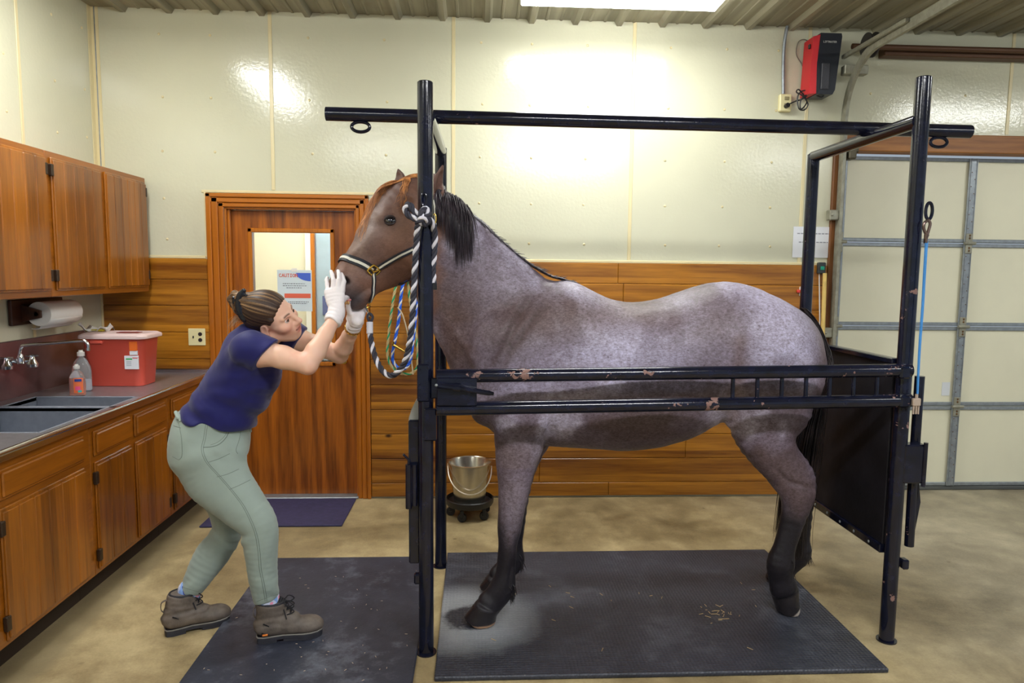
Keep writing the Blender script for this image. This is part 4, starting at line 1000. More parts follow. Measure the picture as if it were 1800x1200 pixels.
class Solid:
    def __init__(s): s.ops = []
    def _op(s, fn, lo, hi, k, sub=False): s.ops.append((fn, np.array(lo)-k-.03, np.array(hi)+k+.03, k, sub)); return s
    def ell(s, c, r, k=.02, mtx=None, sub=False):
        c = A3(c); r = np.array(r if isinstance(r, (tuple, list)) else (r, r, r), np.float32)
        M = None if mtx is None else np.array(mtx, np.float32)      # columns: local axes in world
        def fn(P):
            q = P-c
            if M is not None: q = q @ M
            k0 = np.linalg.norm(q/r, axis=1); k1 = np.linalg.norm(q/(r*r), axis=1)
            return np.where(k1 > 1e-9, k0*(k0-1)/np.maximum(k1, 1e-9), -r.min())
        R = float(r.max()); return s._op(fn, c-R, c+R, k, sub)
    def cap(s, a, b, ra, rb=None, k=.02, sub=False):
        a = A3(a); b = A3(b); rb = ra if rb is None else rb; d = b-a; L2 = float(d @ d)+1e-12
        def fn(P):
            t = np.clip(((P-a) @ d)/L2, 0, 1); return np.linalg.norm(P-a-t[:, None]*d, axis=1)-(ra+(rb-ra)*t)
        R = max(ra, rb); return s._op(fn, np.minimum(a, b)-R, np.maximum(a, b)+R, k, sub)
    def chain(s, pts, k=.02, sub=False):
        """round tapered limb: (point, radius) list"""
        for i in range(len(pts)-1): s.cap(pts[i][0], pts[i+1][0], pts[i][1], pts[i+1][1], k if i == 0 else max(.004, min(pts[i][1], pts[i+1][1])*.4), sub)
        return s
    def loft(s, secs, k=.03, dense=3, axial=.35, kin=None, sub=False):
        """elliptical loft; section = (centre, half-vector in plane, half-width across)"""
        C = np.array([tuple(q[0]) for q in secs], float); V = np.array([tuple(q[1]) for q in secs], float); W = np.array([q[2] for q in secs], float)
        n = len(C); t = np.arange(n); tt = np.linspace(0, n-1, (n-1)*dense+1)
        def cr(X):
            out = []
            for u in tt:
                i = min(int(u), n-2); f = u-i; a = X[max(i-1, 0)]; b = X[i]; c = X[i+1]; d = X[min(i+2, n-1)]
                out.append(.5*(2*b+(c-a)*f+(2*a-5*b+4*c-d)*f*f+(3*b-a-3*c+d)*f**3))
            return np.array(out)
        C = cr(C); V = cr(V); W = cr(W)
        for i in range(len(C)-1):
            a = C[i].astype(np.float32); b = C[i+1].astype(np.float32); d = b-a; L2 = float(d @ d)+1e-12
            dn = d/math.sqrt(L2); v = V[i]+V[i+1]; v = v-dn*(v @ dn); v = (v/np.linalg.norm(v)).astype(np.float32); w = np.cross(dn, v).astype(np.float32)
            ra, rb = np.linalg.norm(V[i]), np.linalg.norm(V[i+1]); wa, wb = W[i], W[i+1]
            def fn(P, a=a, d=d, L2=L2, dn=dn.astype(np.float32), v=v, w=w, ra=ra, rb=rb, wa=wa, wb=wb):
                q = P-a; t = np.clip((q @ d)/L2, 0, 1); q = q-t[:, None]*d
                rv = ra+(rb-ra)*t; rw = wa+(wb-wa)*t; rx = np.minimum(rv, rw)*axial
                x, y, z = q @ v, q @ w, q @ dn
                k0 = np.sqrt((x/rv)**2+(y/rw)**2+(z/rx)**2); k1 = np.sqrt((x/rv**2)**2+(y/rw**2)**2+(z/rx**2)**2)
                return np.where(k1 > 1e-9, k0*(k0-1)/np.maximum(k1, 1e-9), -np.minimum(rv, rw))
            R = max(ra, rb, wa, wb)
            s._op(fn, np.minimum(a, b)-R, np.maximum(a, b)+R, k if i == 0 or kin is None else kin, sub)
        return s
    def slices(s, X, top, bot, hw, yc, n=2.2, k=.03):
        """trunk of vertical superelliptic slices along X"""
        xs = np.linspace(X[0], X[-1], 240)
        def pc(v):                                  # monotone-ish smoothing of the profile
            q = np.interp(xs, X, v); kk = np.ones(13)/13; return np.convolve(np.pad(q, 6, mode='edge'), kk, 'valid')
        T, B, Wd, Yc = pc(top), pc(bot), pc(hw), pc(yc)
        def fn(P):
            x = np.clip(P[:, 0], X[0], X[-1]); t = np.interp(x, xs, T); b = np.interp(x, xs, B); w = np.interp(x, xs, Wd); y0 = np.interp(x, xs, Yc)
            zc = (t+b)/2; hz = np.maximum((t-b)/2, .01); w = np.maximum(w, .01)
            f = ((np.abs(P[:, 1]-y0)/w)**n+(np.abs(P[:, 2]-zc)/hz)**n)**(1/n)
            d = (f-1)*np.minimum(w, hz)
            ex = np.abs(P[:, 0]-x); return np.where(ex > 0, np.sqrt(np.maximum(d, 0)**2+ex**2)+np.minimum(d, 0)*0, d)
        lo = (X[0]-.02, (Yc-Wd).min(), B.min()); hi = (X[-1]+.02, (Yc+Wd).max(), T.max())
        return s._op(fn, lo, hi, k)
    def plane(s, p, nrm, k=.004):
        """cut away everything on the side the normal points to"""
        p = A3(p); nv = A3(Vector(nrm).normalized())
        s.ops.append((lambda P: (P-p) @ nv, None, None, k, 'cut')); return s
    def wave(s, fn): s.ops.append((fn, None, None, 0, 'disp')); return s
    def eval(s, P):
        D = np.full(len(P), .5, np.float32)
        for fn, lo, hi, k, sub in s.ops:
            if sub == 'cut': D = -smin(-D, -fn(P), k); continue
            if sub == 'disp':
                m = np.abs(D) < .06
                if m.any(): D[m] += fn(P[m])
                continue
            m = np.all((P > lo) & (P < hi), axis=1)
            if not m.any(): continue
            d = fn(P[m]).astype(np.float32)
            D[m] = smin(D[m], d, k) if not sub else -smin(-D[m], d, k)
        return D
    def bounds(s):
        lo = np.min([o[1] for o in s.ops if o[4] is False], axis=0); hi = np.max([o[2] for o in s.ops if o[4] is False], axis=0); return lo, hi
    def mesh(s, name, h, smooth=2, lo=None, hi=None):
        l, u = s.bounds(); lo = l if lo is None else np.array(lo); hi = u if hi is None else np.array(hi)
        F = 4; nc = np.ceil((hi-lo)/(h*F)).astype(int)+1; H = h*F
        g = [lo[i]+H*np.arange(nc[i]+1) for i in range(3)]
        G = np.stack(np.meshgrid(*g, indexing='ij'), -1).reshape(-1, 3).astype(np.float32)
        Dc = np.concatenate([s.eval(G[i:i+400000]) for i in range(0, len(G), 400000)]).reshape(nc+1)
        cs = [Dc[i:i+nc[0], j:j+nc[1], k:k+nc[2]] for i in(0, 1) for j in(0, 1) for k in(0, 1)]
        mn = np.min(cs, axis=0); mx = np.max(cs, axis=0)
        act = (mn < H*1.3) & (mx > -H*1.3)
        n = nc*F
        V = np.repeat(np.repeat(np.repeat(np.where(Dc[:-1, :-1, :-1] < 0, -1., 1.).astype(np.float32), F, 0), F, 1), F, 2)
        V = np.pad(V, ((0, 1), (0, 1), (0, 1)), mode='edge')
        mask = np.zeros(n+1, bool)
        A = np.repeat(np.repeat(np.repeat(act, F, 0), F, 1), F, 2)
        for i in (0, 1):
            for j in (0, 1):
                for k in (0, 1): mask[i:i+n[0], j:j+n[1], k:k+n[2]] |= A
        I = np.argwhere(mask)
        vals = np.empty(len(I), np.float32)
        for i in range(0, len(I), 400000): vals[i:i+400000] = s.eval((lo+h*I[i:i+400000]).astype(np.float32))
        V[mask] = vals
        S = V < 0
        c8 = [S[i:i+n[0], j:j+n[1], k:k+n[2]] for i in(0, 1) for j in(0, 1) for k in(0, 1)]
        anyc = np.logical_or.reduce(c8); allc = np.logical_and.reduce(c8)
        cells = np.argwhere(anyc & ~allc)
        ids = np.full(n, -1, np.int32); ids[tuple(cells.T)] = np.arange(len(cells))
        off = np.array([(i, j, k) for i in(0, 1) for j in(0, 1) for k in(0, 1)])
        cv = np.stack([V[tuple((cells+o).T)] for o in off], 1)
        acc = np.zeros((len(cells), 3)); cnt = np.zeros(len(cells))
        for a in range(8):
            for b in range(a+1, 8):
                if np.abs(off[a]-off[b]).sum() != 1: continue
                m = (cv[:, a] < 0) != (cv[:, b] < 0)
                t = cv[m, a]/(cv[m, a]-cv[m, b]); acc[m] += off[a]+t[:, None]*(off[b]-off[a]); cnt[m] += 1
        vert = lo+h*(cells+acc/cnt[:, None])
        quads = []
        for ax in range(3):
            o1, o2 = [i for i in range(3) if i != ax]
            sl0 = [slice(None)]*3; sl1 = [slice(None)]*3; sl0[ax] = slice(0, n[ax]); sl1[ax] = slice(1, n[ax]+1)
            e = np.argwhere(S[tuple(sl0)] != S[tuple(sl1)])
            e = e[(e[:, o1] > 0) & (e[:, o2] > 0) & (e[:, o1] < n[o1]) & (e[:, o2] < n[o2])]
            if not len(e): continue
            u1 = np.zeros(3, int); u1[o1] = 1; u2 = np.zeros(3, int); u2[o2] = 1
            q = np.stack([ids[tuple((e-u1-u2).T)], ids[tuple((e-u2).T)], ids[tuple(e.T)], ids[tuple((e-u1).T)]], 1)
            inside = S[tuple(e.T)]
            flip = ~inside if ax != 1 else inside
            q[flip] = q[flip][:, ::-1]
            quads.append(q)
        Q = np.concatenate(quads); Q = Q[(Q >= 0).all(1)]
        # relax
        for _ in range(smooth):
            sm = np.zeros_like(vert); ct = np.zeros(len(vert))
            for i in range(4):
                for j in (1, 3): np.add.at(sm, Q[:, i], vert[Q[:, (i+j) % 4]]); np.add.at(ct, Q[:, i], 1)
            vert = vert*.5+.5*sm/np.maximum(ct, 1)[:, None]
        return vert, Q

def mesh_from(name, vert, Q):
    me = bpy.data.meshes.new(name)
    me.vertices.add(len(vert)); me.vertices.foreach_set('co', vert.astype(np.float32).ravel())
    me.loops.add(4*len(Q)); me.loops.foreach_set('vertex_index', Q.astype(np.int32).ravel())
    me.polygons.add(len(Q)); me.polygons.foreach_set('loop_start', np.arange(0, 4*len(Q), 4, dtype=np.int32))
    me.update(calc_edges=True); me.validate()
    me.polygons.foreach_set('use_smooth', [True]*len(me.polygons)); me.update()
    return me

def vnormals(vert, Q):
    a = vert[Q[:, 2]]-vert[Q[:, 0]]; b = vert[Q[:, 3]]-vert[Q[:, 1]]; f = np.cross(a, b); N = np.zeros_like(vert)
    for i in range(4): np.add.at(N, Q[:, i], f)
    return N/np.maximum(np.linalg.norm(N, axis=1), 1e-12)[:, None]

def keep_largest(vert, Q, min_share=.02):
    """drop stray crumbs"""
    lab = np.arange(len(vert))
    while True:
        m = lab[Q].min(1); new = lab.copy()
        for i in range(4): np.minimum.at(new, Q[:, i], m)
        new = new[new]
        if (new == lab).all(): break
        lab = new
    u, c = np.unique(lab, return_counts=True); good = u[c >= c.max()*min_share] if min_share < 1 else u[c == c.max()]
    kv = np.isin(lab, good); idx = np.cumsum(kv)-1
    Q = Q[kv[Q].all(1)]; return vert[kv], idx[Q]

def paint(me, name, rgba):
    at_ = me.color_attributes.new(name, 'FLOAT_COLOR', 'POINT'); at_.data.foreach_set('color', rgba.astype(np.float32).ravel())

def bvh_of(vert, Q): return BVHTree.FromPolygons([tuple(v) for v in vert], [tuple(int(i) for i in q) for q in Q])

def project(P):
    q = P-CAMP; z = q @ CF; return np.stack([900+FPX*(q @ CR)/z, 600-FPX*(q @ CU)/z], 1)

def vnoise(P, scale, seed=0):
    """smooth value noise, about -1..1"""
    q = P*scale+seed*17.31; i = np.floor(q).astype(np.int64); f = q-i; f = f*f*(3-2*f); out = 0
    for dx in (0, 1):
        for dy in (0, 1):
            for dz in (0, 1):
                h = ((i[:, 0]+dx)*374761393+(i[:, 1]+dy)*668265263+(i[:, 2]+dz)*2147483647+seed*1274126177) & 0xffffffff
                h = ((h ^ (h >> 13))*1274126177) & 0xffffffff; h = ((h ^ (h >> 16)) & 0xffff)/65535*2-1
                w = (f[:, 0] if dx else 1-f[:, 0])*(f[:, 1] if dy else 1-f[:, 1])*(f[:, 2] if dz else 1-f[:, 2]); out = out+w*h
    return out
def fbm(P, scale, oct=3, seed=0): return sum(vnoise(P, scale*2**o, seed+o)*.5**o for o in range(oct))

def polydist(uv, pts):
    """distance in the plane of the picture to a polyline, and position along it"""
    best = np.full(len(uv), 1e9); tt = np.zeros(len(uv)); n = len(pts)-1
    for i in range(n):
        a = np.array(pts[i], float); d = np.array(pts[i+1], float)-a; t = np.clip(((uv-a) @ d)/(d @ d), 0, 1)
        D = np.linalg.norm(uv-a-t[:, None]*d, axis=1); m = D < best; best[m] = D[m]; tt[m] = (i+t[m])/n
    return best, tt

# ================================================================== HORSE
YH = 3.2
def hp(x, y, Y=YH): return np.array(tuple(at(x, y, Y=Y)))
hs = Solid()
# trunk
TOP = [(832, 640), (845, 590), (870, 556), (900, 530), (930, 512), (955, 500), (980, 492), (1000, 492), (1015, 497), (1030, 505), (1060, 521), (1085, 529), (1110, 531.5), (1140, 529), (1170, 522), (1200, 511), (1232, 500), (1265, 494.5), (1290, 495.5), (1320, 503), (1350, 516), (1380, 531), (1405, 546), (1422, 562), (1436, 588), (1444, 618), (1447, 642)]
BOT = [(832, 690), (845, 728), (858, 752), (876, 768), (920, 776), (960, 781), (1000, 784), (1050, 786), (1095, 789), (1150, 783), (1205, 768), (1235, 752), (1262, 735), (1300, 735), (1350, 728), (1390, 720), (1415, 708), (1436, 690), (1444, 672), (1447, 650)]
HW = [(832, .08), (845, .14), (865, .19), (900, .225), (960, .25), (1020, .275), (1090, .305), (1160, .31), (1220, .295), (1270, .285), (1330, .275), (1380, .245), (1415, .19), (1436, .12), (1447, .03)]
def prof(L, key):
    X = [hp(x, y)[0] for x, y in L] if key else None
    return np.array([hp(x, y)[0] for x, y in L]), np.array([hp(x, y)[2] for x, y in L])
xt, zt = prof(TOP, 1); xb, zb_ = prof(BOT, 1)
xw = np.array([hp(x, 600)[0] for x, w in HW]); ww = np.array([w for x, w in HW])
X = np.linspace(max(xt[0], xb[0]), min(xt[-1], xb[-1]), 160)
hs.slices(X, np.interp(X, xt, zt), np.interp(X, xb, zb_), np.interp(X, xw, ww), np.full(len(X), YH), 2.15, .05)
# neck
def pair(a, b, w, Ya=YH, Yb=YH):
    A = hp(*a, Ya); B = hp(*b, Yb); return ((A+B)/2, (A-B)/2, w)
NECK = [((752, 336), (772, 452), .075), ((784, 348), (764, 490), .078), ((812, 368), (764, 524), .085), ((848, 401), (776, 566), .095), ((885, 431), (795, 606), .11), ((922, 462), (815, 648), .13), ((962, 488), (836, 700), .15)]
hs.loft([pair(*q) for q in NECK], .07, 3, .5, .03)
# head, turned a little towards the viewer
HN = np.array([.76, .65])
def hy(i): return YH-.02-.125*i/11
HEADS = [(733, 322, 96, .078), (708, 321, 104, .088), (688, 328, 112, .098), (664, 351, 122, .103), (645, 380, 128, .098), (628, 409, 122, .088), (616, 431, 104, .076), (605, 449, 90, .066), (594.5, 464, 80, .060), (585, 479, 66, .058), (577.5, 492, 50, .052), (574, 503, 34, .038)]
hsec = []
for i, (x, y, t, w) in enumerate(HEADS): hsec.append(pair((x, y), (x+HN[0]*t, y+HN[1]*t), w, hy(i), hy(i)))
hs.loft(hsec, .05, 3, .45, .012)
HC = np.array([q[0] for q in hsec]); HAX = (HC[-2]-HC[2]); HAX /= np.linalg.norm(HAX)
HV = hsec[5][1]/np.linalg.norm(hsec[5][1]); HL = np.cross(HAX, HV); HL /= np.linalg.norm(HL)
if HL[1] > 0: HL = -HL                      # towards the viewer's side of the head
def near(x, y, i, out=0.):                 # a place on the near side of the head
    c = hp(x, y, hy(i)); return c+HL*(HEADS[int(i)][3]+out)
HM = np.stack([HAX, HV, HL], 1)
# jowl, brow, cheek bone, muzzle
for sgn in (1, -1):
    def side(x, y, i, o):
        c = hp(x, y, hy(i)); return c+HL*sgn*o
    hs.ell(side(717, 440, 4, .05), (.085, .10, .05), .05, HM)
    hs.ell(side(676, 386, 3.5, .082), (.034, .022, .022), .03, HM)
    hs.cap(side(660, 420, 5, .066), side(630, 448, 7, .052), .022, .012, .035)
    hs.ell(side(604, 495, 9, .046), (.030, .034, .02), .025, HM)       # nostril wing
    hs.ell(side(685, 396, 3.5, .114), (.027, .021, .018), .012, HM, sub=True)   # eye socket
    hs.ell(side(610, 496, 9, .072), (.014, .021, .034), .008, HM, sub=True)  # nostril
    hs.ell(side(714, 370, 2, .098), (.03, .02, .012), .03, HM, sub=True)         # hollow above the eye
# lips and chin
hs.loft([pair((650, 506), (657, 521), .045, 3.09, 3.09), pair((636, 513), (645, 531), .042, 3.08, 3.08), pair((624, 517), (634, 543), .036, 3.075, 3.075), pair((617, 520), (624, 544), .028, 3.07, 3.07)], .012, 3, .6)
hs.cap(hp(600, 530, 3.07)+HL*.07, hp(634, 517, 3.08)+HL*.07, .0085, .004, .006, sub=True)
hs.cap(hp(596, 531, 3.07)-HL*.08, hp(616, 527, 3.07)+HL*.09, .010, .010, .006, sub=True)
# ears
def ear(base, mid, tip, Yb, Yt, w, open_dir):
    b, m, t = hp(*base, Yb), hp(*mid, (Yb+Yt)/2), hp(*tip, Yt)
    ax = (t-b)/np.linalg.norm(t-b); od = np.array(open_dir, float); od -= ax*(od @ ax); od /= np.linalg.norm(od); sd = np.cross(ax, od)
    hs.loft([(b, sd*w*.8, .022), (b*.6+m*.4, sd*w, .021), (m, sd*w*.95, .017), (m*.45+t*.55, sd*w*.55, .011), (t, sd*.005, .005)], .02, 3, .8, .006)
    hs.loft([(b*.7+m*.3+od*.024, sd*w*.6, .014), (m+od*.018, sd*w*.66, .013), (m*.45+t*.55+od*.010, sd*w*.32, .008)], .008, 3, .8, sub=True)
ear((760, 345), (769, 319), (779, 290), 3.12, 3.11, .031, (.75, -.5, .0))
ear((707, 341), (704, 317), (700, 297), 3.235, 3.27, .034, (-.6, -.75, .1))
# shoulders, forearms, haunches
for s_, ys in ((-1, 1), (1, -1)):
    Y0 = YH+s_*.17
    hs.ell(hp(900, 640, YH+s_*.15), (.16, .085, .22), .07, np.array(Matrix.Rotation(math.radians(-28), 3, 'Y')))
    hs.ell(hp(925, 712, YH+s_*.165), (.13, .075, .11), .06)
    hs.ell(hp(852, 705, YH+s_*.09), (.075, .09, .11), .06)
    hs.ell(hp(1345, 640, YH+s_*.16), (.22, .115, .26), .08)
def leg(secs, Ys, k=.05):
    hs.loft([(lambda A, B: ((A+B)/2, (A-B)/2, q[2]))(hp(*q[0], Y), hp(*q[1], Y)) for q, Y in zip(secs, Ys)], k, 3, .45, .022)
# near fore
leg([((868, 715), (968, 715), .095), ((871, 765), (958, 772), .082), ((872, 799), (945, 800), .072), ((876, 830), (936, 832), .062), ((878, 865), (927, 863), .053), ((878, 897), (920, 896), .048), ((877, 926), (914.5, 926), .046), ((878.5, 948), (908, 950), .037), ((876.5, 980), (905, 978), .030), ((873.5, 1008), (904, 1008), .032)],
    [3.06, 3.05, 3.04, 3.035, 3.03, 3.025, 3.02, 3.02, 3.02, 3.02], .06)
leg([((874, 1008), (904, 1008), .032), ((865, 1027), (903, 1036), .040), ((852, 1047), (889, 1055), .036), ((836, 1061), (876, 1068), .045)], [3.02, 3.02, 3.015, 3.01], .015)
# far fore
leg([((890, 740), (985, 740), .09), ((885, 800), (950, 800), .07), ((889, 860), (931, 860), .05), ((889, 915), (922, 915), .046), ((892, 945), (917, 945), .034), ((891, 968), (917, 968), .03)], [3.33, 3.34, 3.34, 3.34, 3.34, 3.34], .06)
leg([((891, 968), (917, 968), .03), ((885, 982), (920, 990), .038), ((868, 1001), (900, 1008), .034), ((857, 1013), (884, 1017), .042)], [3.34, 3.34, 3.335, 3.33], .015)
# near hind, resting on its toe
leg([((1252, 700), (1440, 655), .13), ((1268, 738), (1424, 714), .115), ((1288, 767), (1400, 745), .095), ((1312, 797), (1395, 776), .078), ((1339, 827), (1406, 800), .06), ((1362, 852), (1430, 830), .052), ((1375, 870), (1431, 858), .049), ((1377, 888), (1425, 884), .042), ((1371, 925), (1408, 928), .033), ((1363, 957), (1396, 962), .034), ((1350, 989), (1393, 990), .042), ((1353, 1017), (1390, 1011), .033), ((1356, 1042), (1401, 1032), .044)],
    [3.05, 3.045, 3.04, 3.035, 3.03, 3.03, 3.03, 3.03, 3.03, 3.03, 3.03, 3.035, 3.04], .06)
# far hind
leg([((1270, 715), (1420, 700), .12), ((1330, 790), (1405, 770), .08), ((1375, 850), (1434, 838), .052), ((1387, 878), (1429, 872), .045), ((1394, 925), (1424, 925), .033), ((1392, 950), (1420, 952), .033)], [3.37, 3.38, 3.39, 3.39, 3.39, 3.39], .06)
leg([((1392, 950), (1420, 952), .033), ((1384, 966), (1424, 978), .042), ((1368, 985), (1404, 994), .035), ((1356, 996), (1392, 1004), .044)], [3.39, 3.39, 3.39, 3.39], .015)
# hooves: coronet ring to ground ring
def hoof(cor, toe, heel, Y, w, ground):
    """cor: (front, back) of the coronet; toe, heel on the ground"""
    f, b = hp(*cor[0], Y), hp(*cor[1], Y); t, h = hp(*toe, Y), hp(*heel, Y)
    if ground: t[2] = h[2] = .021
    up = np.array((0, 0, 1.))
    c0, c1 = (f+b)/2, (t+h)/2
    dn = (c1-c0)/np.linalg.norm(c1-c0)
    v0, v1 = (f-b)/2, (t-h)/2
    M = []
    for u in np.linspace(0, 1, 5): M.append((c0+(c1-c0)*u, v0+(v1-v0)*u, w*(.92+.14*u)))
    hs.loft(M, .008, 2, .08, .006)
    nrm = np.cross(v1, np.array((0, 1., 0))); nrm = nrm if nrm @ dn > 0 else -nrm
    return c1, nrm/np.linalg.norm(nrm)
h1 = hoof(((836, 1060), (875, 1068)), (813, 1094), (871, 1094), 3.0, .056, True)
h2 = hoof(((857, 1012), (884, 1017)), (842, 1045), (886, 1045), 3.325, .054, True)
h3 = hoof(((1355, 1041), (1402, 1031)), (1370, 1086), (1402, 1066), 3.06, .053, False)
h4 = hoof(((1356, 995), (1392, 1004)), (1345, 1021), (1392, 1021), 3.39, .054, True)
hs.plane((0, 0, .0205), (0, 0, -1), .004)

hv, hq = hs.mesh('horse', .0052, 4)
hv, hq = keep_largest(hv, hq, 1)
# coat surface: folds and muscle lines on both sides
hn = vnormals(hv, hq); uv = project(np.stack([hv[:, 0], np.full(len(hv), YH), hv[:, 2]], 1))
def furrow(pts, width, depth):
    global hv
    d, t = polydist(uv, pts); m = np.exp(-(d/width)**2)*np.sin(np.clip(t, 0, 1)*PI)**.5*(np.abs(hn[:, 1]) > .25)
    hv -= hn*(depth*m)[:, None]
furrow([(938, 512), (905, 560), (878, 610), (862, 640)], 7, .011)
furrow([(955, 525), (928, 560), (900, 598), (880, 640)], 6, .010)
furrow([(930, 505), (895, 550), (868, 590)], 6, -.006)
furrow([(775, 545), (815, 600), (845, 640)], 9, -.006)
furrow([(958, 700), (962, 745), (956, 778)], 9, .014)
furrow([(1268, 600), (1258, 660), (1262, 735)], 12, .016)
furrow([(1090, 560), (1180, 560), (1260, 540)], 26, -.004)
furrow([(1395, 640), (1400, 690), (1395, 750)], 12, .008)
furrow([(1346, 820), (1380, 832), (1405, 836)], 5, .006)
furrow([(1325, 800), (1352, 824), (1372, 826)], 4, .005)
furrow([(700, 452), (722, 474), (735, 486)], 7, .008)
furrow([(640, 470), (660, 480), (690, 470)], 8, .007)
furrow([(648, 430), (632, 458), (622, 490)], 7, .006)
furrow([(890, 830), (897, 865), (893, 900)], 5, .007)
furrow([(897, 950), (893, 980), (890, 1005)], 4, .006)
furrow([(1392, 900), (1385, 930), (1378, 960)], 5, .006)
hn = vnormals(hv, hq)
hv += hn*(.0012*fbm(hv, 26, 3, 3))[:, None]

# coat colour by region (roan body, brown head, dark points)
uv = project(np.stack([hv[:, 0], np.full(len(hv), YH), hv[:, 2]], 1)); u_, v_ = uv[:, 0], uv[:, 1]
n1 = fbm(hv*np.array([1, .3, 1]), 5, 4, 1); n2 = fbm(hv, 18, 3, 5)
sst = lambda a, b, x: np.clip((x-a)/(b-a), 0, 1)**2*(3-2*np.clip((x-a)/(b-a), 0, 1))
C = lambda *c: np.array(srgb(*c))
col = np.tile(C(106, 94, 104), (len(hv), 1))
def blend(c, w):
    global col
    col = col*(1-w[:, None])+C(*c)*w[:, None]
blend((176, 170, 186), sst(-.05, .5, n1)*.8)
blend((84, 68, 68), sst(.05, .6, -n1)*.85)
def blot(c, x, y, rx, ry, s, jag=.3):
    blend(c, s*np.exp(-(((u_-x)/rx)**2+((v_-y)/ry)**2)*(1+jag*n2)))
blot((178, 172, 188), 1340, 560, 110, 80, .7); blot((172, 166, 186), 1080, 620, 150, 50, .6); blot((168, 162, 182), 900, 660, 90, 40, .5); blot((160, 152, 168), 850, 480, 60, 60, .4)
blot((104, 84, 72), 1050, 548, 150, 34, .7); blot((96, 78, 74), 950, 560, 60, 50, .7); blot((98, 80, 74), 1230, 560, 60, 60, .6); blot((96, 78, 78), 880, 470, 90, 60, .4); blot((110, 84, 72), 1420, 610, 26, 60, .55); blot((106, 80, 66), 800, 580, 34, 60, .6)
blot((120, 96, 86), 700+1, 560, 1, 1, 0)
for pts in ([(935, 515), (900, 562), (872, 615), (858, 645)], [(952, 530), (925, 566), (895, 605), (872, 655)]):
    d, t = polydist(uv, pts); blend((74, 56, 54), .8*np.exp(-(d/9)**2)*np.sin(t*PI)**.4)  # shading of the shoulder folds, painted in as dark streaks
d, t = polydist(uv, [(1262, 590), (1256, 650), (1262, 735)]); blend((104, 82, 72), .6*np.exp(-(d/14)**2))
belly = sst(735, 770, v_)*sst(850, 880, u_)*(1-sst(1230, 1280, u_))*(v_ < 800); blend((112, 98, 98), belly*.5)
# neck to head
headm = sst(-14, 14, -((u_-772)*.9+(v_-470)*.12+8*n2)); headm *= (v_ < 560)
headm = np.where((u_ < 800) & (v_ < 640), headm, 0)
blend((116, 80, 62), headm*.95)
blend((86, 60, 52), headm*sst(0, .5, n1)*.6)
def hblot(c, x, y, rx, ry, s): blend(c, headm*s*np.exp(-(((u_-x)/rx)**2+((v_-y)/ry)**2)))
hblot((132, 118, 112), 655, 395, 26, 40, .75); hblot((128, 110, 100), 640, 440, 20, 34, .6); hblot((120, 84, 58), 715, 400, 22, 26, .5); hblot((74, 48, 42), 668, 450, 20, 26, .5); hblot((70, 44, 38), 690, 478, 40, 14, .4)  # pale highlights along nose bone and cheek, darker between, painted into the coat
hblot((84, 76, 80), 602, 512, 26, 22, .9); hblot((82, 76, 82), 627, 527, 20, 20, .9); hblot((44, 40, 44), 640, 522, 14, 18, .7); hblot((112, 70, 48), 598, 478, 16, 14, .7); hblot((118, 104, 98), 622, 494, 10, 14, .5); hblot((50, 38, 40), 694, 395, 22, 14, .4)
hblot((26, 22, 26), 610, 497, 7, 9, .95)
for sg in (1, -1):
    cn = hp(610, 496, hy(9))+HL*sg*.052; blend((20, 16, 20), np.clip(1.3*np.exp(-(np.linalg.norm((hv-cn) @ HM/np.array((.013, .019, .02)), axis=1))**2), 0, 1)*.96)
    cm = hp(616, 527, hy(10))+HL*sg*.03; blend((40, 32, 36), .8*np.exp(-(np.linalg.norm((hv-cm)/np.array((.05, .05, .008)), axis=1))**2))
# legs go dark
def dark(x0, x1, ya, yb, c=(24, 20, 27)):
    w = sst(ya, yb, v_+10*n2)*(u_ > x0)*(u_ < x1); blend(c, w)
dark(800, 1010, 835, 925); dark(1280, 1560, 845, 900)
blend((96, 84, 84), .5*sst(786, 800, v_)*(1-sst(815, 840, v_))*(u_ > 860)*(u_ < 960)*0)
blot((150, 140, 150), 905, 850, 26, 40, .5); blot((132, 120, 130), 893, 905, 12, 26, .45); blot((120, 104, 104), 1412, 848, 14, 18, .6); blot((66, 58, 68), 1382, 915, 9, 40, .5)
# far pair in the shade of its own darker coat is the same colour: nothing to do. Hooves
def hoofm(cs, r): return np.linalg.norm(hv-np.array(cs), axis=1) < r
hoofw = np.zeros(len(hv))
for (cor, Y, lowz) in ((((836, 1060), (875, 1068)), 3.0, 0), (((857, 1012), (884, 1017)), 3.325, 0), (((1355, 1040), (1402, 1034)), 3.06, 1), (((1356, 995), (1392, 1004)), 3.39, 0)):
    f, b = hp(*cor[0], Y), hp(*cor[1], Y); ax = np.cross(f-b, np.array((0, 1., 0))); ax /= np.linalg.norm(ax); ax = ax if ax[2] < 0 else -ax
    dd = (hv-(f+b)/2) @ ax; rr = np.linalg.norm(hv-(f+b)/2, axis=1)
    hoofw = np.maximum(hoofw, sst(.0, .012, dd)*(rr < .17)*(np.abs(hv[:, 1]-Y) < .1))
blend((34, 30, 33), hoofw)
rim = hoofw*np.where(hv[:, 0] > 1.2, 0, sst(-.036, -.030, -hv[:, 2])); blend((190, 150, 118), rim*.85)
d3_ = np.abs((hv-h3[0]) @ h3[1]); blend((176, 164, 152), hoofw*(hv[:, 0] > 1.35)*(hv[:, 1] < 3.2)*(hv[:, 2] < .12)*(1-sst(.006, .012, d3_)))
gum = np.exp(-(((u_-612)/9)**2+((v_-529)/5)**2)); blend((196, 130, 128), gum*.7*(np.abs(hv[:, 1]-3.07) < .06))
hair = np.clip(1-hoofw, 0, 1)
horse = thing('horse', (.75, YH, .02), 'blue roan horse with brown head and dark legs standing in the pipe stocks', 'horse')
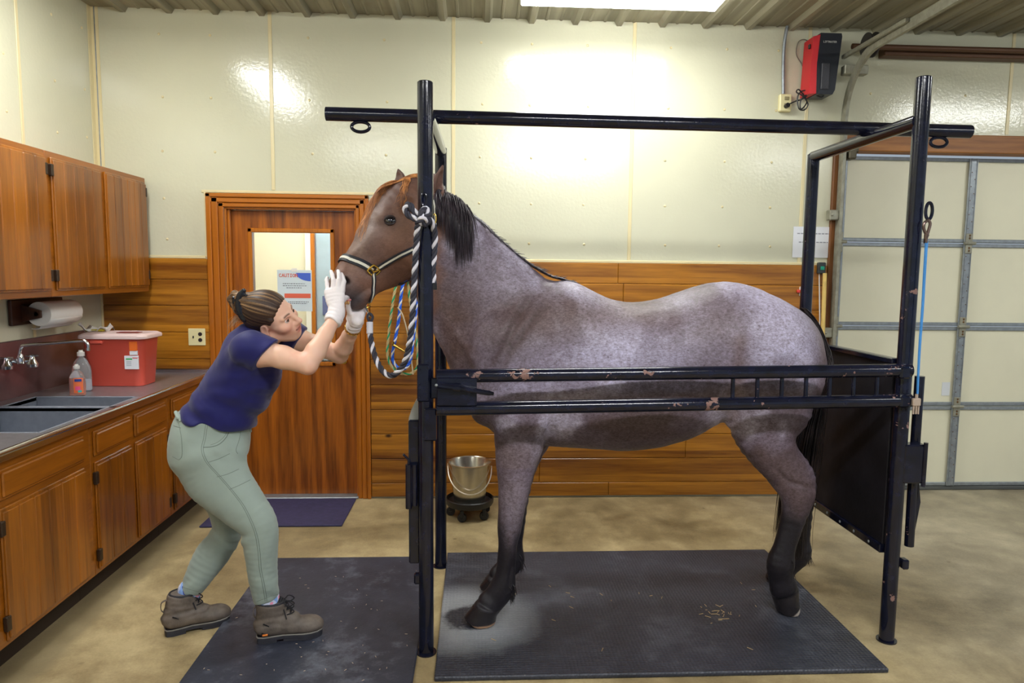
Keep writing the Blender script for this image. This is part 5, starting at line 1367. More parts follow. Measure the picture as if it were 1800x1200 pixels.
hme = mesh_from('horse_body', hv, hq); paint(hme, 'coat', np.concatenate([col, np.ones((len(hv), 1))], 1)); paint(hme, 'hairy', np.stack([hair, headm, hair, np.ones(len(hv))], 1))
t = NT('roan_coat')
ca = t.n('VertexColor', layer_name='coat'); ha = t.n('VertexColor', layer_name='hairy')
sx = t.n('SeparateColor'); t.l(ha.outputs[0], sx.inputs[0])
f1 = t.noise(150, 4, .7, .6, t.map(scale=(.55, 1, 1), rot=(0, .6, 0))); f2 = t.noise(55, 3, .6)
k = t.math('ADD', t.math('MULTIPLY', f1, .65), t.math('MULTIPLY', f2, .35))
amt = t.math('MULTIPLY', sx.outputs[0], t.math('SUBTRACT', 1., t.math('MULTIPLY', sx.outputs[1], .6)))
lo = t.mix(1., ca.outputs[0], (.55, .49, .48), 'MULTIPLY'); hi = t.mix(1., ca.outputs[0], (1.42, 1.44, 1.58), 'MULTIPLY')
roan = t.mix(t.ramp(k, [(.36, 0.), (.64, 1.)]), lo, hi)
c = t.mix(amt, ca.outputs[0], roan)
tick = t.math('MULTIPLY', t.ramp(t.voro(34, t.map(scale=(.7, 1, 1), rot=(0, .7, 0))), [(.09, 1.), (.16, 0.)]), t.ramp(t.noise(4.5, 2), [(.52, 0.), (.6, 1.)]))
c = t.mix(t.math('MULTIPLY', t.math('MULTIPLY', tick, amt), .6), c, srgb(62, 50, 54))
t.p(color=c, rough=t.math('ADD', t.math('ADD', .22, t.math('MULTIPLY', sx.outputs[0], .28)), t.math('MULTIPLY', sx.outputs[1], .05)), spec=.4, sheen=.02)
t.bump(t.math('ADD', f1, t.math('MULTIPLY', f2, .4)), .22, .004)
M_COAT = t.m
body = link_mesh('body', hme, M_COAT, horse, angle=None)
HB = bvh_of(hv, hq)
def on_horse(p, d=None, out=.0):
    """nearest place on the coat"""
    loc, nrm, i, dist = HB.find_nearest(Vector(p)); 
    return loc+nrm*out, nrm
def cast(x, y, out=0., bvh=None, y0=1.2):
    """where the line of sight meets the surface"""
    o = Vector(CAMP); d = Vector(ray(x, y)).normalized()
    loc, nrm, i, dist = (bvh or HB).ray_cast(o, d)
    if loc is None: return None, None
    if nrm.dot(d) > 0: nrm = -nrm
    return loc+nrm*out, nrm

# ------------------------------------------------------------------ horse: eyes, hair, halter
HC4 = hp(686, 396, hy(3.5))
t = NT('horse_eye'); t.p(color=(.006, .006, .012), rough=.04, spec=.8, coat=1.); M_EYE = t.m
for sgn, nm in ((1, 'near'), (-1, 'far')):
    mb = MB(); mb.sphere(HC4+HL*sgn*.0925, (.027, .0235, .0215), 24, 16); build('eye', mb, M_EYE, horse)
    mb = MB()                                     # lids
    c = HC4+HL*sgn*.0925
    for (zz, rr, a0, a1) in ((.35, .0036, .15, PI-.15), (-.45, .0026, PI+.2, 2*PI-.2)):
        pts = []
        for a in np.linspace(a0, a1, 14):
            d = HL*sgn*.62+(-HAX)*0+(np.array((math.cos(a), 0, 0)))*.0
            e = (-HAX*math.sin(.0)+0)
            ux = np.array((-.8, 0, -.25)); uz = np.array((-.25, 0, .95)); ux = ux-HL*(ux @ HL); ux /= np.linalg.norm(ux); uz = uz-HL*(uz @ HL); uz /= np.linalg.norm(uz)
            p = ux*math.cos(a)*.96+uz*math.sin(a)*.62+HL*sgn*(.55 if zz > 0 else .6); p /= np.linalg.norm(p); pts.append(c+p*np.array((.0275, .0245, .0235)))
        mb.tube(smooth_path(pts, 3), [rr*.5+rr*math.sin(PI*i/39) for i in range(40)], 8)
    build('eyelid', mb, simple('eyelid_dark', (44, 32, 32), .5), horse)

def m_hair(name, a, b, scale=40):
    t = NT(name); n = t.noise(scale, 4, .7, .3, t.map(scale=(1, 1, .12)))
    t.p(color=t.ramp(n, [(.35, srgb(*a)), (.65, srgb(*b))]), rough=.38, spec=.5, aniso=.3); return t.m
def strands(mb, roots, r0=.0016, hug=None, push=.004):
    """roots: lists of points; each becomes one tapered lock"""
    for pts in roots:
        P = smooth_path(pts, 5)
        if hug is not None:
            Q = []
            for p in P:
                loc, nrm, i, d = hug.find_nearest(p)
                s = (p-loc).dot(nrm); Q.append(p+nrm*(push-s) if s < push else p)
            P = Q
        n = len(P); mb.tube(P, [r0*(1-.85*(i/(n-1))**2) for i in range(n)], 4, caps=False)
R5 = random.Random(21)
def jig(p, s): return Vector(p)+Vector((R5.gauss(0, s), R5.gauss(0, s), R5.gauss(0, s)))
# mane: long locks by the poll, then a short roached crest to the withers
crest = [(762, 341), (784, 346), (800, 354), (812, 365), (826, 380), (848, 400), (866, 415), (885, 430), (905, 446), (925, 461), (945, 473), (965, 484), (985, 490), (1004, 496)]
cp = smooth_path([hp(*q) for q in crest], 12)
mb = MB(); L = []
for k in range(420):                                # near-side fall
    f = R5.uniform(0, .30); i = int(f*(len(cp)-1)); r = cp[i]+Vector((R5.gauss(0, .004), R5.uniform(-.018, .012), R5.uniform(-.004, .006)))
    ln = R5.uniform(.12, .30)*(1.05-.9*abs(f/.30-.62)); ln = max(ln, .07)
    dx = R5.gauss(.015, .012)
    L.append([r, r+Vector((dx*.4, -.05, .008)), r+Vector((dx, -.095-.02*R5.random(), -ln*.45)), r+Vector((dx*1.3, -.105, -ln))])
strands(mb, L, .0026, HB, .004)
L = []
for k in range(700):                                # crest
    f = R5.uniform(.24, 1); i = int(f*(len(cp)-2)); r = cp[i]+Vector((0, R5.uniform(-.016, .014), -.004)); d = (cp[i+1]-cp[i]).normalized(); nrm = Vector((-d.z, 0, d.x)); nrm = nrm if nrm.z > 0 else -nrm
    ln = R5.uniform(.03, .065)*(1.1-.5*f)
    L.append([r, r+d*ln*.5+nrm*ln*.22+Vector((0, R5.gauss(-.004, .006), 0)), r+d*ln*1.2+nrm*ln*(.16 if R5.random() < .9 else .6)+Vector((0, R5.gauss(-.012, .01), 0))])
strands(mb, L, .0024, HB, .002)
build('mane', mb, m_hair('mane_hair', (22, 20, 30), (74, 62, 70)), horse, angle=None)
# forelock
mb = MB(); L = []
prof_ = smooth_path([Vector((695, 345, 0)), Vector((672, 354, 0)), Vector((657, 366, 0)), Vector((645, 382, 0)), Vector((634, 400, 0)), Vector((628, 410, 0))], 8)
for k in range(360):
    u = R5.random()
    r = Vector(hp(742-46*u, 326+3*math.sin(u*3), 3.19))+Vector((0, R5.uniform(-.05, .05), R5.gauss(0, .004)))
    f = R5.random()**.7; q = prof_[int(f*(len(prof_)-1))]; lift = R5.uniform(-4, 26)*(.35+.65*f)
    e = Vector(hp(q.x+lift*.55+R5.gauss(0, 2), q.y+lift*.75, 3.16-lift*.0035+R5.uniform(-.03, .05)))
    a = Vector(hp(716-30*u*f, 317+4*(1-u), r.y*.7+e.y*.3)); m = Vector(hp(688-32*f, 327+16*f*f, r.y*.4+e.y*.6))
    L.append([r, a, m, e])
for k in range(24):
    r = Vector(hp(728-14*R5.random(), 326, 3.15)); e = Vector(hp(702+R5.gauss(0, 3), 362+R5.gauss(0, 5), 3.075)); L.append([r, r*.5+e*.5+Vector((.004, -.012, .006)), e])
strands(mb, L, .0016, HB, .002)
build('forelock', mb, m_hair('forelock_hair', (120, 66, 30), (226, 156, 92)), horse, angle=None)
# tail
mb = MB(); L = []
for k in range(520):
    a = R5.random(); y = YH+R5.uniform(-.035, .035)
    r = Vector(hp(1404+26*a, 549+22*a, YH)); r.y = y
    sp = R5.gauss(0, 1); lo = R5.random()
    s2 = R5.uniform(-.03, .03)
    pts = [r, Vector(hp(1429+16*a, 562+24*a, y)), Vector(hp(1449+3*sp*.6, 628+14*a, y+s2)), Vector(hp(1437+6*sp, 700, y+s2*1.6)), Vector(hp(1420+9*sp, 770, y+s2*2)), Vector(hp(1408+10*sp, 850, y+s2*2.2))]
    if lo < .6: pts.append(Vector(hp(1398+10*sp, 925, y+s2*2.2))); pts.append(Vector(hp(1400+9*sp, 985-40*R5.random()**2, y+s2*2)))
    elif lo < .9: pts[-2] = Vector(hp(1398+8*sp, 790, 3.24)); pts[-1] = Vector(hp(1380+5*sp, 868, 3.24)); pts.append(Vector(hp(1372+5*sp, 955-30*R5.random(), 3.24)))
    L.append(pts)
for k in range(5): strands(mb, L[k::5], .0028, HB, .003+.005*k)
build('tail', mb, m_hair('tail_hair', (16, 12, 16), (48, 34, 32)), horse, angle=None)
# feathers behind the fetlocks
M_FEATH = m_hair('feather_hair', (20, 16, 20), (46, 36, 42))
for (x, y, Y) in ((899, 1042, 3.02), (914, 990, 3.34), (1390, 1000, 3.03), (1420, 975, 3.39)):
    mb = MB(); L = []
    for k in range(80):
        r = Vector(hp(x+R5.gauss(-3, 2.5), y-22*R5.random(), Y+R5.gauss(0, .015))); L.append([r, r+Vector((.012, R5.gauss(0, .006), -.016)), r+Vector((.016+R5.gauss(0, .006), R5.gauss(0, .008), -.046-.02*R5.random()))])
    strands(mb, L, .002); build('fetlock_hair', mb, M_FEATH, horse, angle=None)
mb = MB(); mb.sphere(hp(612, 527, 3.032), (.014, .008, .0075), 14, 8); build('gum', mb, simple('gum_pink', (208, 132, 130), .25), horse)
mb = MB()
for dx in (0, 4.5): mb.sphere(hp(608+dx, 531.5, 3.03), (.0055, .006, .009), 12, 8)
build('teeth', mb, simple('horse_teeth', (206, 160, 104), .3), horse)

# halter
M_HALT = simple('halter_navy_leather', (26, 28, 40), .38, bump=.15, bscale=200); M_HALTS = simple('halter_white_stripe', (222, 218, 206), .5)
mid0 = HC[6]
def mirror(p): p = np.array(tuple(p)); c = HC[6]; return Vector(p-2*((p-c) @ HL)*HL)
hal = bpy.data.objects.new('halter', None); COL.objects.link(hal); hal.parent = horse; hal['label'] = 'navy and white striped halter with brass rings'
def strap(name, nearpts, w, closed=False, stripe=True, both=True, top=None, bottom=None, push=.003):
    P = []; N = []
    for (x, y) in nearpts:
        p, n = cast(x, y, push)
        if p is not None: P.append(p); N.append(n)
    def run(P, N):
        Ps = resample(smooth_path(P, 5), .006); Ns = []; Q = []
        for p in Ps:
            loc, n, i, d = HB.find_nearest(p); Q.append(loc+n*push); Ns.append(n)
        mb = MB(); mb.ribbon(Q, Ns, w, .005, 0)
        if stripe: mb.ribbon([q+n*.0012 for q, n in zip(Q, Ns)], Ns, w*.34, .0052, 1)
        return mb
    mids = []
    if both:
        FP = [mirror(p) for p in reversed(P)]
        P = P+([Vector(top)] if top is not None else [])+FP
    return build(name, run(P, N), [M_HALT, M_HALTS], hal)
topn = hp(592, 452, hy(7)); 
nb = strap('noseband', [(656, 473), (645, 467), (632, 461), (618, 456), (606, 452.5), (598, 451)], .036, top=topn)
strap('cheek_strap', [(662, 473), (675, 465), (695, 453), (712, 445), (729, 437)], .026, both=False)
strap('crown_strap', [(764, 398), (763, 380), (762, 362), (760, 352)], .024, both=False)
strap('chin_strap', [(657, 480), (657.5, 495), (655.5, 510), (653, 521)], .018, both=True, top=hp(649, 528, 3.085))
strap('throat_strap', [(700, 498), (712, 494), (724, 488), (730, 484)], .012, stripe=False, both=False)
c, n = cast(657, 474, .011)
X1 = Vector(HAX); Y1 = Vector(n).cross(X1).normalized(); X1 = Y1.cross(Vector(n)).normalized()
mb = MB(); sq = []
for a in np.linspace(0, 2*PI, 32, endpoint=False):
    r = .021/max(abs(math.cos(a)), abs(math.sin(a)))**.7; sq.append(c+X1*r*math.cos(a)+Y1*r*math.sin(a))
mb.tube(sq, .0036, 8, closed=True); mb.tube([c-X1*.019+Y1*.012, c+X1*.004+Y1*.004, c+X1*.019+Y1*.014], .0032, 8); mb.tube([c+X1*.004-Y1*.019, c+X1*.004+Y1*.004], .0032, 8)
build('brass_ring', mb, M_BRASS, hal)
c2, n2_ = cast(761.5, 384, .010)
if c2 is not None: build('brass_buckle', oval_ring(c2, .008, .02, .003), M_BRASS, hal)
c3 = Vector(hp(645, 535, 3.075)); build('chin_ring', oval_ring(c3, .012, .014, .0035), M_BRASS, hal)

# lead rope tied to the front post
ld = thing('lead_rope', at(735, 380, Y=2.73), 'charcoal and white twisted lead rope tied to the front post and clipped under the halter', 'rope')
def q3(x, y, Y): return at(x, y, Y=Y)
path = [q3(762, 500, 2.80), q3(761, 470, 2.795), q3(764, 430, 2.79), q3(763, 402, 2.775), q3(755, 386, 2.742), q3(743, 379, 2.728), q3(729, 373, 2.728), q3(720, 359.5, 2.735), q3(713, 366, 2.742), q3(717, 377, 2.735), q3(730, 384, 2.725), q3(745, 384, 2.715), q3(753, 377, 2.728), q3(748, 367, 2.74), q3(741, 374, 2.712), q3(739, 388, 2.715), q3(747, 394, 2.735), q3(752, 388, 2.732), q3(742, 384, 2.705), q3(735, 393, 2.725), q3(733, 412, 2.75), q3(730, 460, 2.772), q3(727, 520, 2.79), q3(723, 580, 2.81), q3(716, 622, 2.84), q3(706, 646, 2.87), q3(691, 659, 2.90), q3(677, 656, 2.94), q3(664, 638, 2.98), q3(655, 612, 3.02), q3(651, 588, 3.05), q3(650, 572, 3.06)]
M_RC = simple('rope_grey_white', (218, 216, 226), .8)
mb = MB(); rope_mb(mb, smooth_path(path, 8), .0125, 3, .075, (0, 1, 0), 8, .006); build('rope', mb, [M_RD, M_RC], ld, angle=None)
mb = MB(); mb.tube([q3(762, 497, 2.80), q3(762, 509, 2.80)], .014, 12); build('whipped_end', mb, M_BLACKP, ld)
mb = MB(); mb.tube([q3(650, 566, 3.06), q3(650, 586, 3.05)], .0145, 12, 0); mb.tube([q3(649, 571, 3.06), q3(650, 574, 3.06)], .0152, 12, 1); mb.tube([q3(650, 579, 3.055), q3(650, 581, 3.055)], .0152, 12, 1); build('white_binding', mb, [M_RC, M_RD], ld)
mb = MB(); mb.tube(smooth_path([q3(650, 567, 3.06), q3(646, 557, 3.065), q3(650, 551, 3.065), q3(655, 557, 3.06), q3(652, 566, 3.055)], 5), .006, 8, 0); build('rope_eye', mb, M_RD, ld)
mb = MB(); mb.tube(smooth_path([q3(650, 556, 3.065), q3(646, 547, 3.07), q3(643, 540, 3.072), q3(642, 533, 3.075), q3(646, 529, 3.075), q3(649, 533, 3.07)], 5), .0048, 10); build('steel_snap', mb, M_CHROME, ld)

# ================================================================== WOMAN
def wp3(x, y, Y): return np.array(tuple(at(x, y, Y=Y)))
def pr2(a, b, w, Ya, Yb=None):
    A = wp3(*a, Ya); B = wp3(*b, Ya if Yb is None else Yb); return ((A+B)/2, (A-B)/2, w)
# head frame: facing, her left, up
HF = Vector((.94, -.22, .05)).normalized(); HLf = Vector((.22, .76, .60)); HLf = (HLf-HF*HLf.dot(HF)).normalized(); HU = HF.cross(HLf).normalized()
HO = Vector(wp3(478, 556, 2.955))
HMx = np.array([HF, HLf, HU]).T
def hd(f, l, u): return np.array(tuple(HO+HF*f+HLf*l+HU*u))
S_N, S_F = wp3(446, 616, 2.845), wp3(504, 590, 3.13)       # shoulders
E_N, W_N = wp3(541, 641, 2.79), wp3(588, 560, 2.93)        # near arm
E_F, W_F = wp3(597, 624, 3.27), wp3(623, 571, 3.09)        # far arm
NB = wp3(446, 592, 2.97)                                    # base of the neck
TR = [((303, 770), (438, 778), .165, 3.0), ((312, 745), (442, 752), .155, 3.0), ((324, 722), (447, 738), .148, 3.0), ((343, 693), (462, 708), .142, 2.995), ((362, 665), (481, 682), .150, 2.99), ((377, 640), (493, 656), .160, 2.985), ((390, 614), (492, 632), .162, 2.98), ((404, 595), (482, 612), .140, 2.975), ((424, 582), (472, 600), .085, 2.972)]
LN = [((302, 806), (428, 794), .103, 2.925), ((319, 840), (434, 817), .100, 2.92), ((353, 870), (449, 853), .090, 2.905), ((390, 903), (468, 882), .078, 2.89), ((420, 936), (483.5, 906), .068, 2.88), ((429, 964), (485.5, 940), .062, 2.88), ((434, 992), (486, 982), .058, 2.885), ((440, 1030), (487.5, 1024), .054, 2.892), ((449, 1063), (490, 1050), .052, 2.90)]
LF = [((318, 812), (428, 795), .10, 3.08), ((340, 850), (434, 830), .095, 3.085), ((360, 885), (434, 868), .085, 3.09), ((374, 915), (428, 912), .072, 3.10), ((372, 933), (424, 946), .066, 3.10), ((358, 950), (410, 970), .062, 3.09), ((344, 966), (396, 990), .058, 3.08), ((326, 1008), (370, 1022), .053, 3.06), ((316, 1035), (351, 1044), .050, 3.05)]

def cloth_fold(P, fr, amp, dirn, seed):
    q = P @ np.array(dirn); return amp*(np.sin(q*fr+2.2*fbm(P, 7, 2, seed))*.6+.5*fbm(P, 22, 2, seed+5))

def add_head(S):
    e = lambda c, r, k=.012, sub=False, m=None: S.ell(hd(*c), r, k, HMx if m is None else HMx @ m, sub)
    e((-.014, 0, .034), (.094, .074, .082), .02)
    e((.030, 0, -.020), (.062, .062, .085), .03)
    e((.046, 0, -.066), (.046, .046, .046), .03)
    e((.074, 0, -.099), (.018, .021, .016), .022)
    for s in (1, -1):
        S.cap(hd(.0, s*.058, -.062), hd(.064, s*.022, -.098), .014, .013, .028)       # jaw
        e((.062, s*.043, -.026), (.026, .022, .02), .022)                              # cheek bone
        S.cap(hd(.083, s*.014, .019), hd(.072, s*.044, .019), .009, .008, .014)        # brow
        e((.089, s*.031, .0), (.014, .0165, .0095), .008, True)                        # eye socket
    S.cap(hd(.090, 0, .010), hd(.112, 0, -.026), .0085, .0115, .012)                   # nose
    e((.113, 0, -.029), (.0125, .0115, .0105), .008)
    for s in (1, -1):
        e((.101, s*.0115, -.033), (.0105, .0085, .0085), .006); e((.108, s*.006, -.041), (.005, .0035, .004), .003, True)
    e((.077, 0, -.058), (.026, .032, .028), .02)
    S.cap(hd(.089, -.020, -.0550), hd(.095, -.004, -.0555), .0045, .0062, .006); S.cap(hd(.095, .004, -.0555), hd(.089, .020, -.0550), .0062, .0045, .006); S.cap(hd(.099, 0, -.0565), hd(.099, 0, -.056), .006, .006, .006)
    S.cap(hd(.087, -.018, -.0695), hd(.092, -.004, -.0735), .005, .0068, .006); S.cap(hd(.092, .004, -.0735), hd(.087, .018, -.0695), .0068, .005, .006)
    S.loft([(hd(.096, -.024, -.0605), np.array(tuple(HU))*.0022, .012), (hd(.104, 0, -.0645), np.array(tuple(HU))*.0052, .016), (hd(.096, .024, -.0605), np.array(tuple(HU))*.0022, .012)], .003, 3, .8, sub=True)
    for s in (1, -1):
        mm = np.array(Matrix.Rotation(math.radians(14), 3, 'Y'))
        e((-.010, s*.074, -.012), (.017, .0085, .030), .006, False, mm); e((-.006, s*.081, -.008), (.0105, .006, .019), .005, True, mm)
        e((-.004, s*.076, -.036), (.009, .006, .009), .006, False)

# ---- hands
def hand_near(S, g):
    S.loft([pr2((572, 556), (599, 566), .022+g, 2.935), pr2((578, 542), (605, 543), .019+g, 2.945), pr2((572.5, 526), (606, 527), .0165+g, 2.955), pr2((569.5, 508), (605.5, 511), .0145+g, 2.968)], .012, 3, .6, .006)
    F = [[(602, 509, 2.967), (604.5, 495, 2.977), (602.5, 487, 2.99), (600.5, 481.5, 3.005)], [(594, 507, 2.964), (596, 491, 2.97), (596, 482, 2.985), (594.5, 476, 3.0)], [(585, 508, 2.966), (586, 492, 2.972), (584, 483, 2.987), (582, 477, 3.0)], [(576, 511, 2.972), (575, 499, 2.985), (574, 492, 3.0), (575, 488, 3.016)]]
    R = [(.0098, .0088, .0082, .0072), (.0100, .0090, .0084, .0073), (.0098, .0088, .0082, .0072), (.0090, .0080, .0074, .0066)]
    for f, r in zip(F, R): S.chain([(wp3(*p), q+g) for p, q in zip(f, r)], .008)
    S.chain([(wp3(596, 537, 2.962), .0135+g), (wp3(603, 527, 2.99), .0112+g), (wp3(608, 523, 3.012), .0098+g), (wp3(611, 523, 3.03), .0085+g)], .012)
def hand_far(S, g):
    S.loft([pr2((609, 557), (637, 569), .022+g, 3.09), pr2((612, 549), (642, 553), .020+g, 3.095), pr2((614, 541), (644, 541), .017+g, 3.105), pr2((616, 532), (643, 531), .0145+g, 3.122)], .012, 3, .6, .006)
    F = [[(620, 534, 3.12), (619, 522, 3.14), (621, 512, 3.15), (624, 506, 3.148)], [(627, 533, 3.122), (627, 520, 3.143), (629, 510, 3.15), (632, 504, 3.146)], [(634, 533, 3.122), (635, 521, 3.143), (637, 511, 3.15), (640, 505, 3.146)], [(641, 534, 3.12), (643, 525, 3.138), (645, 517, 3.144), (647, 512, 3.142)]]
    R = [(.0098, .0088, .0080, .0070)]*3+[(.0088, .0078, .0072, .0064)]
    for f, r in zip(F, R): S.chain([(wp3(*p), q+g) for p, q in zip(f, r)], .008)
    S.chain([(wp3(615, 549, 3.075), .0130+g), (wp3(612, 541, 3.055), .0108+g), (wp3(611.5, 535, 3.045), .0095+g), (wp3(613, 530, 3.042), .0082+g)], .012)
def arms(S, g=0., only=None):
    for A, E, W, nm in ((S_N, E_N, W_N, 'n'), (S_F, E_F, W_F, 'f')):
        m = A*.45+E*.55; fa = E*.72+W*.28
        S.chain([(A, .052+g), (m+np.array((0, 0, .004)), .046+g), (E, .037+g)], .03)
        S.chain([(E, .036+g), (fa, .0405+g), (E*.35+W*.65, .032+g), (W, .0245+g)], .02)

body_s = Solid()
body_s.loft([(c+np.array((.008, 0, 0)), v*.84, w*.84) for c, v, w in [pr2(a, b, w, Y) for a, b, w, Y in TR]], .04, 3, .4, .006)
body_s.loft([(c, v*(.86-.02*i), w*(.86-.02*i)) for i, (c, v, w) in enumerate([pr2(a, b, w, Y) for a, b, w, Y in LN])], .05, 3, .5, .015)
body_s.loft([(c, v*(.86-.02*i), w*(.86-.02*i)) for i, (c, v, w) in enumerate([pr2(a, b, w, Y) for a, b, w, Y in LF])], .05, 3, .5, .015)
for (a, t_) in (((471, 1058, 2.9), (528, 1100, 2.9)), ((334, 1040, 3.05), (375, 1078, 3.11))):
    body_s.chain([(wp3(*a), .038), (wp3(a[0]-3, a[1]+26, a[2]), .032), (wp3(a[0]+18, a[1]+44, a[2]+.01), .022)], .03)
arms(body_s); hand_near(body_s, -.0022); hand_far(body_s, -.0022)
body_s.ell(S_N, (.062, .058, .062), .05); body_s.ell(S_F, (.062, .058, .062), .05)
body_s.chain([(NB-np.array((.03, 0, .03)), .066), (NB, .056), (hd(-.030, 0, -.085), .049), (hd(-.022, 0, -.035), .050)], .03)
add_head(body_s)
bv, bq = body_s.mesh('woman', .0031, 2); bv, bq = keep_largest(bv, bq, 1)
WB = bvh_of(bv, bq)
# skin colour
L_ = (bv-np.array(tuple(HO))) @ HMx; lf, ll, lu = L_[:, 0], L_[:, 1], L_[:, 2]; inhead = (np.linalg.norm(L_, axis=1) < .17)
skin = np.tile(C(232, 188, 164), (len(bv), 1)); nn = fbm(bv, 20, 3, 9)
def sk(c, w):
    global skin
    skin = skin*(1-w[:, None])+C(*c)*w[:, None]
sk((222, 160, 138), sst(-.1, .6, nn)*.35)
G = lambda f, l, u, r: np.exp(-((lf-f)**2+(np.abs(ll)-l)**2+(lu-u)**2)/(r*r))*inhead
sk((226, 150, 134), G(.07, .045, -.035, .024)*.55); sk((224, 150, 130), G(.115, 0, -.03, .014)*.45); sk((226, 156, 140), G(-.01, .076, -.012, .03)*.4)
lipm = inhead*(lf > .088)*np.exp(-((lu+.0565)/.0055)**2-(ll/.024)**4)+inhead*(lf > .085)*np.exp(-((lu+.0735)/.0065)**2-(ll/.021)**4)
sk((206, 110, 108), np.clip(lipm, 0, 1)*.85)
mth = inhead*(lf > .075)*(lf < .104)*np.exp(-((lu+.0640)/.0042)**2-(ll/.021)**4); sk((120, 52, 50), np.clip(mth, 0, 1)*.9)
al = np.abs(ll); bu = .0225+.003*np.sin(np.clip((al-.012)/.034, 0, 1)*PI)
brow = inhead*(lf > .05)*np.exp(-((lu-bu)/.0032)**2)*sst(.010, .015, al)*(1-sst(.040, .048, al)); sk((74, 50, 40), np.clip(brow, 0, 1)*.95)
sk((176, 120, 104), G(.083, .032, .012, .012)*.5)
elb = np.exp(-(np.linalg.norm(bv-E_N-np.array((.012, 0, -.03)), axis=1)/.035)**2); sk((222, 140, 120), elb*.5)
woman = thing('person', (-1.0, 3.0, 0), 'person in navy shirt, sage trousers and white gloves bending to hold the horse\'s mouth', 'person')
bme = mesh_from('woman_body', bv, bq); paint(bme, 'skin', np.concatenate([skin, np.ones((len(bv), 1))], 1))
t = NT('skin'); a_ = t.n('VertexColor', layer_name='skin'); t.p(color=a_.outputs[0], rough=.42, spec=.4, sss=.12, sssr=(.6, .25, .12), ssss=.02); t.bump(t.noise(300, 3), .06, .001); M_SKIN = t.m
link_mesh('body', bme, M_SKIN, woman, angle=None)
# eyes
M_EYEW = simple('eye_white', (232, 228, 224), .15); M_IRIS = simple('brown_iris', (58, 36, 26), .1); M_LASH = simple('dark_lash', (42, 28, 24), .5)
for s in (1, -1):
    c = Vector(hd(.0755, s*.031, -.0005)); mb = MB(); mb.sphere(c, .0118, 18, 12); g = (HF*.9-HU*.16+HLf*.10).normalized(); mb.sphere(c+g*.0066, .0066, 14, 10, 1); build('eye', mb, [M_EYEW, M_IRIS], woman)
    mb = MB(); pts = []
    for a in np.linspace(.25, PI-.25, 12):
        d = (HLf*math.cos(a)*.82*s+HU*math.sin(a)*.34+HF*.75).normalized(); pts.append(c+d*.0128)
    mb.tube(pts, [.0010+.0017*math.sin(PI*i/11) for i in range(12)], 6)
    build('eyelashes', mb, M_LASH, woman)
    mb = MB()
    for (u0, sg, m_) in ((.10, 1, 0),):
        vs = []
        for a in np.linspace(.1, PI-.1, 12):
            for e_ in (.36, .62, .95): vs.append(c+(HLf*math.cos(a)*.9*s+HU*(math.sin(a)*e_)+HF*(.78-.35*(e_-.36))).normalized()*.0128)
        fs = [(3*i+j, 3*i+3+j, 3*i+4+j, 3*i+1+j) for i in range(11) for j in (0, 1)]
        mb.add(vs, fs)
    build('eyelid', mb, simple('lid_skin', (206, 152, 134), .45), woman)
mb = MB()
vs_ = [(hd(.093+.0035*math.cos(a*1.2), .014*math.sin(a*1.2), -.0605)) for a in np.linspace(-1, 1, 9)]
mb.ribbon([Vector(p) for p in vs_], [HF]*9, .0045, .0015); build('teeth', mb, simple('teeth_white', (236, 230, 220), .3), woman)

def garment(name, S, h, mat_, parent, smooth=2, vcol=None, island=1):
    v, q = S.mesh(name, h, smooth); v, q = keep_largest(v, q, island)
    me = mesh_from(name, v, q)
    return link_mesh(name, me, mat_, parent, angle=None), v, q

def m_cloth(name, col, rough=.8, var=.1, weave=900, sheen=.2):
    t = NT(name); c = srgb(*col); n = t.noise(7, 4, .6)
    t.p(color=t.ramp(n, [(.3, tuple(x*(1-var) for x in c)), (.7, tuple(x*(1+var) for x in c))]), rough=rough, sheen=sheen, spec=.25)
    t.bump(t.noise(weave, 2), .12, .001); return t.m
M_SHIRT = m_cloth('navy_jersey', (25, 26, 92), .6, .16); M_TROUS = m_cloth('sage_twill', (148, 162, 154), .75, .05)
M_SEAM = simple('sage_seam', (108, 120, 112), .8)
# shirt
sh_s = Solid()
for A, E in ((S_N, E_N), (S_F, E_F)):
    d = (E-A)/np.linalg.norm(E-A)
    sh_s.chain([(A-d*.02, .068), (A+d*.05, .063), (A+d*.19, .061)], .05)
dA = (E_N-S_N)/np.linalg.norm(E_N-S_N); hem_n = wp3(457, 627, 2.80); sn_ = np.array((.72, 0, -.69)); sn_ /= np.linalg.norm(sn_); sf_ = np.array((.78, 0, -.62)); sf_ /= np.linalg.norm(sf_)
sh_s.ops.append((lambda P: np.where((((P-hem_n) @ dA) > -.06) & (np.linalg.norm(P-(hem_n+dA*.05), axis=1) < .13) & (P[:, 1] < 2.92), (P-hem_n) @ sn_, -1), None, None, .004, 'cut'))
dF = (E_F-S_F)/np.linalg.norm(E_F-S_F); hem_f = wp3(527, 593, 3.16)
sh_s.ops.append((lambda P: np.where((np.linalg.norm(P-(hem_f+dF*.05), axis=1) < .13) & (P[:, 1] > 3.05), (P-hem_f) @ sf_, -1), None, None, .004, 'cut'))
sh_s.loft([(lambda q: (q[0]+np.array((.006, 0, 0)), q[1]*.965, q[2]))(pr2(a, b, w+(.008, .007, .004, .0, -.002, -.002, .0, .0)[i], Y)) for i, (a, b, w, Y) in enumerate(TR[1:])], .05, 4, .4, .008)
for A, E in ((S_N, E_N), (S_F, E_F)):
    d = (E-A)/np.linalg.norm(E-A); sh_s.ell(A-d*.012, (.070, .064, .068), .05)
sh_s.chain([(NB-np.array((.035, 0, .035)), .078), (NB-np.array((.006, 0, .004)), .066)], .04)
nd = (np.array(tuple(hd(-.03, 0, -.085)))-NB); nd /= np.linalg.norm(nd); ctop = NB+nd*.008
